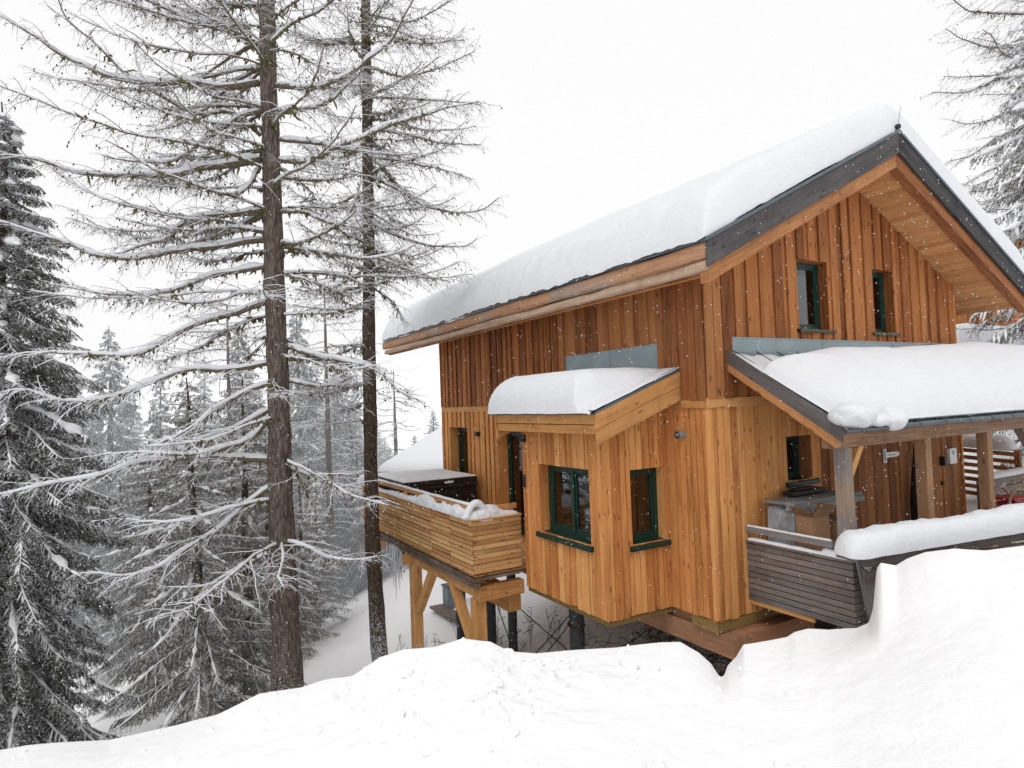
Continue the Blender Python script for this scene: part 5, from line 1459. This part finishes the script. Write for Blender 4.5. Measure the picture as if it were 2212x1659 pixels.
def spruce_mesh(H, Rb, seed, nb, first=.08, droop=.35, blen=.34, dens=60, ln=.10, wd=.022, sub=10, shape=.8, snow=.03, bough_r=.02, hangk=.6, top=1.0, azr=(0, 6.2832), fine=0):
    """returns dict of part geometry for a conifer whose foot is at the origin"""
    rnd = np.random.RandomState(seed)
    TP = np.array([(0.04*H*.1*math.sin(k*1.3), 0, H*(1-k/14)) for k in range(15)]); tr = np.linspace(.012, .018*H+.03, 15)
    trunk = tubes_np(TP[None], tr[None], 12)
    prim = []
    for i in range(nb):
        q = (i+rnd.rand())/nb; z = H*(first+(.985-first)*q); L_ = Rb*(1-q)**shape*rnd.uniform(.65, 1.12)+.10
        az = rnd.uniform(*azr) if azr[1] < 6 else i*2.399+rnd.uniform(-.4, .4)
        el = .35*q-droop*(1-q)*.6+rnd.uniform(-.1, .1)
        d = np.array([math.cos(az), math.sin(az), el]); pts = [np.array([0, 0, z])]; k_ = 6
        for s in range(k_):
            d = d + np.array([rnd.randn()*.07, rnd.randn()*.07, (-droop*.22 if s < 4 else .10)]); d /= np.linalg.norm(d)
            pts.append(pts[-1]+d*L_/k_)
        prim.append(np.array(pts))
    P = np.array(prim); pr = np.linspace(1, .25, 7)[None]*(.006+bough_r*np.linalg.norm(P[:, -1]-P[:, 0], axis=1)/max(Rb, .5))[:, None]
    boughs = [tubes_np(P, pr, 5)]
    # side branchlets
    m = 4; BL = []
    for Pb in P:
        Ls = np.linalg.norm(Pb[-1]-Pb[0]); n = max(4, int(sub*Ls*2))
        for i in range(n):
            q = .10+.9*(i+rnd.rand())/n; f = q*6; j = min(int(f), 5); p = Pb[j]*(1-(f-j))+Pb[j+1]*(f-j)
            t = Pb[j+1]-Pb[j]; t /= np.linalg.norm(t); s = np.cross(t, (0, 0, 1.)); s /= np.linalg.norm(s)
            sg = 1 if i % 2 else -1
            d = t*.75+s*sg*rnd.uniform(.5, 1.0)+np.array([0, 0, -hangk*rnd.uniform(.2, 1)]); d /= np.linalg.norm(d)
            ln_ = blen*(.35+.65*min(1, Ls))*(1.05-.65*q)*rnd.uniform(.6, 1.2)*(1.5 if Ls > 1 else 1)
            pts = [p]
            for k in range(m-1):
                d = d+np.array([0, 0, -hangk*.25]); d /= np.linalg.norm(d); pts.append(pts[-1]+d*ln_/(m-1))
            BL.append(pts)
    BL = np.array(BL); boughs.append(tubes_np(BL, np.tile(np.linspace(.006, .002, m), (len(BL), 1)), 3))
    SB = BL
    if fine:
        n_ = len(BL); q = rnd.rand(n_, fine)*.85+.1; f_ = q*(m-1); j = np.minimum(f_.astype(int), m-2); fr = (f_-j)[..., None]
        ar = np.arange(n_)[:, None]; p = BL[ar, j]*(1-fr)+BL[ar, j+1]*fr; t_ = BL[ar, j+1]-BL[ar, j]; t_ /= np.linalg.norm(t_, axis=2, keepdims=True)+1e-9
        s_ = np.cross(t_, (0, 0, 1.)); s_ /= np.linalg.norm(s_, axis=2, keepdims=True)+1e-9
        d_ = t_*.8 + s_*np.where(np.arange(fine) % 2, 1., -1.)[None, :, None]*.8 + rnd.randn(n_, fine, 3)*.15 + np.array([0, 0, -.15]); d_ /= np.linalg.norm(d_, axis=2, keepdims=True)
        l_ = blen*.38*(1.15-q)[..., None]*rnd.uniform(.6, 1.2, (n_, fine, 1))
        S4 = np.stack([p, p+d_*l_*.35, p+d_*l_*.7+[0, 0, -.01], p+d_*l_+[0, 0, -.025]], 2).reshape(-1, 4, 3)
        SB = np.concatenate([BL, S4]); boughs.append(tubes_np(S4, np.tile(np.linspace(.003, .0015, 4), (len(S4), 1)), 3))
    nf = [needle_fans(SB, rnd, dens, ln, wd, .08), needle_fans(P, rnd, dens*.7, ln, wd, .1, start=.25)]
    # snow pads on the boughs
    kk = np.clip(.7+1.6*fbm(np.arange(len(P))*.71, np.arange(len(P))*0., seed, 2), .15, 1.5)[:, None]*snow*np.array([.3, .8, 1.1, 1.2, 1.1, .9, .3])[None]
    kk = kk*np.clip(.8+rnd.randn(*kk.shape)*.35, .2, 1.6)
    f5 = np.linspace(0, 6, 25); j5 = np.minimum(f5.astype(int), 5); w5 = (f5-j5)[None, :, None]
    P5 = P[:, j5]*(1-w5)+P[:, j5+1]*w5; k5 = kk[:, j5]*(1-w5[..., 0])+kk[:, j5+1]*w5[..., 0]; r5 = pr[:, j5]*(1-w5[..., 0])+pr[:, j5+1]*w5[..., 0]
    nz_ = fbm(np.arange(25)[None]*.55+np.arange(len(P))[:, None]*9.7, np.zeros((len(P), 25)), seed+2, 3)
    k5 = k5*np.clip(.75+1.9*nz_, .04, 1.9); k5[:, -1] = .001
    sn = [tubes_np(P5, k5*1.7, 7, flat=.6, lift=r5+k5*.35)]
    BLs = np.stack([BL[:, 0], BL[:, 0]*.5+BL[:, 1]*.5, BL[:, 1], BL[:, 1]*.5+BL[:, 2]*.5], 1) if fine else BL
    sel = rnd.rand(len(BL)) < (.5 if fine else .4)
    sn.append(tubes_np(BLs[sel], np.tile(np.array([.3, .8, .7, .1])*snow*.6, (sel.sum(), 1))*rnd.uniform(.3, 1.2, (sel.sum(), 1)), 5, flat=.6, lift=np.full((sel.sum(), m), snow*.4)))
    return dict(trunk=trunk, branches=join_np(boughs), needles=join_np(nf), snow_cover=join_np(sn))
def place_spruce(name, label, geo, loc, mats, group=None, rz=0, sc=1., cat='tree', lean=(0, 0)):
    t = tag(empty(name, loc), label, cat, group); t.rotation_euler = (lean[0], lean[1], rz); t.scale = (sc, sc, sc) if not isinstance(sc, tuple) else sc
    for k in ('trunk', 'branches', 'needles', 'snow_cover'):
        me = geo.get(k+'_me')
        if me is None:
            o = mesh_np(k, *geo[k], M[mats[k]], t, smooth=(k != 'needles')); geo[k+'_me'] = o.data
        else:
            o = bpy.data.objects.new(k, me); col.objects.link(o); o.parent = t
    return t
NM = dict(trunk='bark2', branches='branchbark', needles='needles', snow_cover='snowtree')
# big dark spruce at the left edge
b = at(16, 1650, 10.6); zb_ = min(b[2]-.3, gz(b[0], b[1])); 
G0 = spruce_mesh(12.2, 2.55, 21, 330, first=.05, droop=.65, blen=.40, dens=100, ln=.045, wd=.012, sub=11, shape=.68, snow=.030, hangk=.7, fine=7)
place_spruce('spruce_tree', 'dark dense spruce with drooping branches at the left edge', G0, (b[0]+.02, b[1], zb_-.2), NM)
# mid-distance snowy spruces with thin trunks
NM2 = dict(trunk='bark2', branches='branchbark', needles='needles_mid', snow_cover='snowtree')
def foot(px, py, d): 
    b = at(px, py, d); return b
G1 = spruce_mesh(6.4, 1.85, 22, 120, first=.04, droop=.40, blen=.30, dens=70, ln=.045, wd=.009, sub=11, fine=5, shape=.6, snow=.020, hangk=.7, bough_r=.014)
G2 = spruce_mesh(6.8, 1.5, 23, 110, first=.05, droop=.35, blen=.30, dens=70, ln=.045, wd=.009, sub=11, fine=5, shape=.6, snow=.020, hangk=.7, bough_r=.014)
f1 = foot(446, 1570, 11.2); place_spruce('young_spruce', 'young snowy spruce with thin bare lower trunk, left of the big larch', G1, (f1[0], f1[1], f1[2]-.15), NM2, 'young spruces between the larches', 1.0, lean=(R_(-1), R_(-2)))
f2 = foot(540, 1525, 12.6); place_spruce('young_spruce', 'thin young spruce half hidden by the big larch trunk, on its left', G2, (f2[0], f2[1], f2[2]-.2), NM2, 'young spruces between the larches', 2.0)
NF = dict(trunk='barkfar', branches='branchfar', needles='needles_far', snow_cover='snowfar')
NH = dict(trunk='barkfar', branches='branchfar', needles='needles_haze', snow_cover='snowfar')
# forest: shared conifer shapes
FA = spruce_mesh(13, 2.5, 31, 150, first=.07, droop=.6, blen=.55, dens=34, ln=.16, wd=.05, sub=10, shape=.75, snow=.030, hangk=.9)
FB = spruce_mesh(13, 2.1, 32, 130, first=.10, droop=.5, blen=.5, dens=30, ln=.16, wd=.05, sub=10, shape=.8, snow=.028, hangk=.8)
def as_haze(g):
    h = {k: v for k, v in g.items() if not k.endswith('_me')}; return h
FAh, FBh = as_haze(FA), as_haze(FB)
small = spruce_mesh(4.6, 1.25, 33, 80, first=.10, droop=.35, blen=.30, dens=60, ln=.08, wd=.02, sub=9, shape=.8, snow=.035, hangk=.6)
f3 = foot(690, 1352, 20.5); place_spruce('small_spruce', 'small snow dusted spruce alone on the snowfield behind the larch trunks', small, tuple(f3), NF)
for px, py, d, rz_, sc_, lb_ in ((330, 1400, 15.5, 1.3, 1.0, 'young spruce between the dark left spruce and the bare trunked one'), (585, 1400, 17, 2.2, .95, 'young spruce directly behind the big larch trunk'), (655, 1365, 19, 4.0, .8, 'low young spruce right of the big larch trunk, beside the small lone one')):
    q_ = at(px, py, d); place_spruce('young_spruce', lb_, G2 if px > 400 else G1, (q_[0], q_[1], float(slope(np.array([q_[0]]), np.array([q_[1]]))[0])-.1), NM2, 'young spruces between the larches', rz_, sc_)
k_ = 0
LBL = ['tall dark spruce in the forest left of the larches', 'dark spruce in the forest behind the young spruces', 'spruce in the forest behind the big larch trunk',
       'spruce in the forest edge between the two larch trunks', 'spruce in the forest just left of the terrace']
FOREST = [ # px of stem, py of tip, depth
 (235, 700, 30, 'A', 'slender spruce tip rising above the forest, between the left spruce and the larch'),
 (150, 930, 21, 'B', 0), (330, 860, 24, 'A', 0), (260, 1000, 19, 'B', 0), (400, 830, 27, 'B', 1), (470, 880, 30, 'A', 1), (345, 780, 38, 'B', 1),
 (515, 690, 26, 'A', 'tallest spruce of the forest, its top just left of the big larch trunk'), (440, 760, 42, 'B', 1), (560, 830, 33, 'B', 2),
 (640, 655, 31, 'A', 'tall spruce top seen between the two larch trunks'), (600, 860, 24, 'A', 2), (680, 760, 40, 'B', 3), (720, 800, 34, 'A', 3), (665, 950, 23, 'B', 3),
 (755, 860, 29, 'B', 3), (770, 950, 25, 'A', 3), (735, 740, 46, 'B', 3), (840, 960, 33, 'B', 4), (805, 880, 44, 'A', 4), (860, 985, 40, 'A', 4), (815, 1010, 27, 'A', 4), (712, 1000, 26, 'A', 3),
 (100, 860, 26, 'A', 0), (300, 930, 33, 'A', 0), (200, 860, 40, 'B', 0), (500, 950, 22, 'B', 1), (420, 1000, 20.5, 'A', 1), (585, 960, 36, 'A', 2), (370, 960, 36, 'A', 1), (640, 900, 45, 'B', 2),
 (160, 800, 34, 'A', 0), (280, 820, 46, 'A', 0), (530, 860, 48, 'A', 2), (765, 820, 52, 'A', 3), (830, 940, 52, 'B', 4), (700, 880, 55, 'B', 3), (60, 760, 30, 'B', 0)]
for (px, py, d, kd, lb_) in FOREST:
    tp = at(px, py, d); zb_ = float(slope(np.array([tp[0]]), np.array([tp[1]]))[0])
    H = tp[2]-zb_; s = H/13.; hz = d > 31
    g_ = {('A', False): FA, ('B', False): FB, ('A', True): FAh, ('B', True): FBh}[(kd, hz)]
    w_ = max(.7, min(1.25, s))*random.uniform(.85, 1.1)
    lab = lb_ if isinstance(lb_, str) else LBL[lb_]
    gp = None if isinstance(lb_, str) else ['forest spruces on the left', 'forest spruces behind the young spruces', 'forest spruces behind the big larch', 'forest spruces between the larch trunks', 'forest spruces left of the terrace'][lb_]
    place_spruce('forest_spruce', lab, g_, (tp[0], tp[1], zb_-.1), NH if hz else NF, gp, random.uniform(0, 6.28), (w_, w_, s))
# spruces on the right, behind the gable
FR_ = spruce_mesh(11, 2.6, 41, 140, first=.05, droop=.55, blen=.42, dens=60, ln=.09, wd=.022, sub=9, shape=.6, snow=.06, hangk=.8)
b = at(2300, 900, 14.5); place_spruce('spruce_tree', 'snow loaded spruce whose branches hang in beside the right roof edge', FR_, (b[0], b[1], gz(b[0], b[1])-.3), dict(NM, needles='needles_mid'), None, .6, 1.0)
for px, py, d, lb_ in ((935, 885, 34, 'small dark spruce behind the lower chalet roof'), (895, 938, 34, 'low spruce tip over the slope of the lower chalet roof')):
    tp = at(px, py, d); zb_ = tp[2]-5; place_spruce('forest_spruce', lb_, FB, (tp[0], tp[1], zb_), NF, None, 1., (.6, .6, 5/13.))
# distant larches above the forest edge, seen between the big trunks
for (px, py, d, sd, lb_) in ((700, 610, 24, 51, 'bare larch in the forest edge between the two larch trunks'), (850, 800, 30, 52, 'bare hazy larch left of the terrace and lower chalet'), (490, 660, 22, 53, 'thin bare larch behind the big larch, on its left')):
    tp = at(px, py, d); zb_ = float(slope(np.array([tp[0]]), np.array([tp[1]]))[0])
    TPs = [tp, (tp*.75+np.array([tp[0], tp[1], zb_])*.25), (tp+np.array([tp[0], tp[1], zb_]))/2, np.array([tp[0], tp[1], zb_])]
    larch('forest_larch', lb_, TPs, [.02, .08, .12, .16], [], sd, autos=[(zb_+2.5, tp[2], 62, 2.0, 0, 6.28, .1)], dens=(4, 5), l1=.7, l2=.35, lich=False, snowk=.9, thick=2.4, twig_mat='twigfar', bark='barkfar', sides=10, snow_m='snowfar', branch_m='branchfar')
# leafless sapling caked in snow, low left
sp_ = at(395, 1380, 14); brs = []
rnd = np.random.RandomState(5)
for i in range(16):
    z = rnd.uniform(.3, 2.2); az = rnd.uniform(0, 6.28); L_ = rnd.uniform(.5, 1.1)
    p = sp_+np.array([0, 0, z-.8]); d = np.array([math.cos(az), math.sin(az), .35]); brs.append(([p, p+d*L_*.5, p+d*L_+np.array([0, 0, .1])], .02))
larch('snowy_sapling', 'leafless sapling caked in white snow under the young spruce', [sp_+np.array([0, 0, 1.6]), sp_+np.array([.02, 0, .5]), sp_-np.array([0, 0, 1.5])], [.012, .025, .04], brs, 61, dens=(6, 5), l1=.4, l2=.15, lich=False, snowk=2.2, twig_mat='twigpale', bark='bark2', sides=8)

# clods of ploughed snow on the bank
import bmesh
bm = bmesh.new(); bmesh.ops.create_icosphere(bm, subdivisions=3, radius=1)
IV = np.array([v.co[:] for v in bm.verts]); IF = np.array([[v.index for v in f.verts] for f in bm.faces]); bm.free()
rnd = np.random.RandomState(77); CV, CF = [], []; k0 = 0
for i in range(420):
    a = rnd.normal(-.12, .17) if rnd.rand() < .8 else rnd.uniform(-.7, .5)
    cr = np.interp(a, AT_, CRS); r = cr*(1-abs(rnd.normal(0, .20))) if rnd.rand() < .75 else rnd.uniform(2.5, cr)
    if not (2.2 < r < cr*.995): continue
    x, y, z = [float(q[0]) for q in ground_z(np.array([a]), np.array([r]))]
    s = .010+.050*rnd.rand()**3.6
    k = 1+.95*fbm(IV[:, 0]*1.4+i*3.3+IV[:, 2], IV[:, 1]*1.4-IV[:, 2]*.8+i, 5, 3)
    v = IV*k[:, None]*s*np.array([rnd.uniform(.8, 1.4), rnd.uniform(.8, 1.4), rnd.uniform(.6, .95)])
    c_, s_ = math.cos(i), math.sin(i); v = np.stack([v[:, 0]*c_-v[:, 1]*s_, v[:, 0]*s_+v[:, 1]*c_, v[:, 2]], 1)
    CV.append(v+[x, y, z-s*.05]); CF.append(IF+k0); k0 += len(IV)
o = mesh_np('snow_clods', np.concatenate(CV), np.concatenate(CF), M['groundsnow']); tag(o, 'loose clods of ploughed snow along the top of the bank', kind='stuff', cat='snow')

# dead brush on the ground under the house
rnd = np.random.RandomState(9); P_, Rr_ = [], []
for i in range(5200):
    x = rnd.uniform(.2, 5.5); y = rnd.uniform(-.4, 5.0)
    if y > 2.0+x*.8 and rnd.rand() < .85: continue
    z = float(slope(np.array([x]), np.array([y]))[0])+.02; L_ = rnd.uniform(.12, .5); az = rnd.uniform(0, 6.28); el = rnd.uniform(.0, .9)
    d = np.array([math.cos(az)*math.cos(el), math.sin(az)*math.cos(el), math.sin(el)]); p = np.array([x, y, z])
    P_.append([p, p+d*L_*.5+rnd.randn(3)*.03, p+d*L_+np.array([0, 0, -.05])]); Rr_.append([.006, .0045, .002])
o = mesh_np('dead_brush', *tubes_np(np.array(P_), np.array(Rr_), 3), M['brush']); tag(o, 'tangle of dead twigs and dry stalks on the ground under the chalet', kind='stuff', cat='brush')
# dry stalks in the snow beneath the terrace
P_, Rr_ = [], []
for i in range(60):
    x = rnd.uniform(-1.9, 1.2); y = rnd.uniform(4.5, 9); z = float(slope(np.array([x]), np.array([y]))[0]); h = rnd.uniform(.3, .9)
    p = np.array([x, y, z]); P_.append([p, p+[rnd.randn()*.05, rnd.randn()*.05, h*.6], p+[rnd.randn()*.12, rnd.randn()*.12, h]]); Rr_.append([.006, .005, .003])
    for j in range(4):
        q = p+np.array([0, 0, h*rnd.uniform(.4, .95)]); P_.append([q, q+rnd.randn(3)*.05, q+rnd.randn(3)*.1+[0, 0, .05]]); Rr_.append([.004, .004, .008])
o = mesh_np('dry_stalks', *tubes_np(np.array(P_), np.array(Rr_), 3), M['brush']); tag(o, 'dry plant stalks sticking out of the snow below the terrace', kind='stuff', cat='dry plants')

# falling snow: flakes filling the air round the house
rnd = np.random.RandomState(3); n = 21000
dd = 2.2+10.5*rnd.rand(n)**.6; px = rnd.uniform(-250, 2450, n); py = rnd.uniform(-150, 1800, n)
base = np.stack([px, py], 1)
C_ = CAM + ((np.stack([(px-1106)/1354, -(py-829.5)/1354, -np.ones(n)], 1)@RM.T)*dd[:, None])
C_ = C_[(C_[:, 2] > .9) & (C_[:, 2] < 8)] if False else C_
rad = (.0016+.0036*rnd.rand(len(C_))**2.0)*np.clip(dd/7, .45, 1.5)
ax = np.array([.35, .1, -1.]); ax /= np.linalg.norm(ax)
P_ = np.stack([C_-ax*rad[:, None]*1.5, C_, C_+ax*rad[:, None]*1.5], 1); Rr_ = np.stack([rad*.2, rad, rad*.2], 1)
inside = (C_[:, 0] > -.1) & (C_[:, 1] > -.0) & (C_[:, 2] < 6.5)
o = mesh_np('falling_snow', *tubes_np(P_[~inside], Rr_[~inside], 4), M['flake']); tag(o, 'snowflakes drifting through the air', kind='stuff', cat='snow')
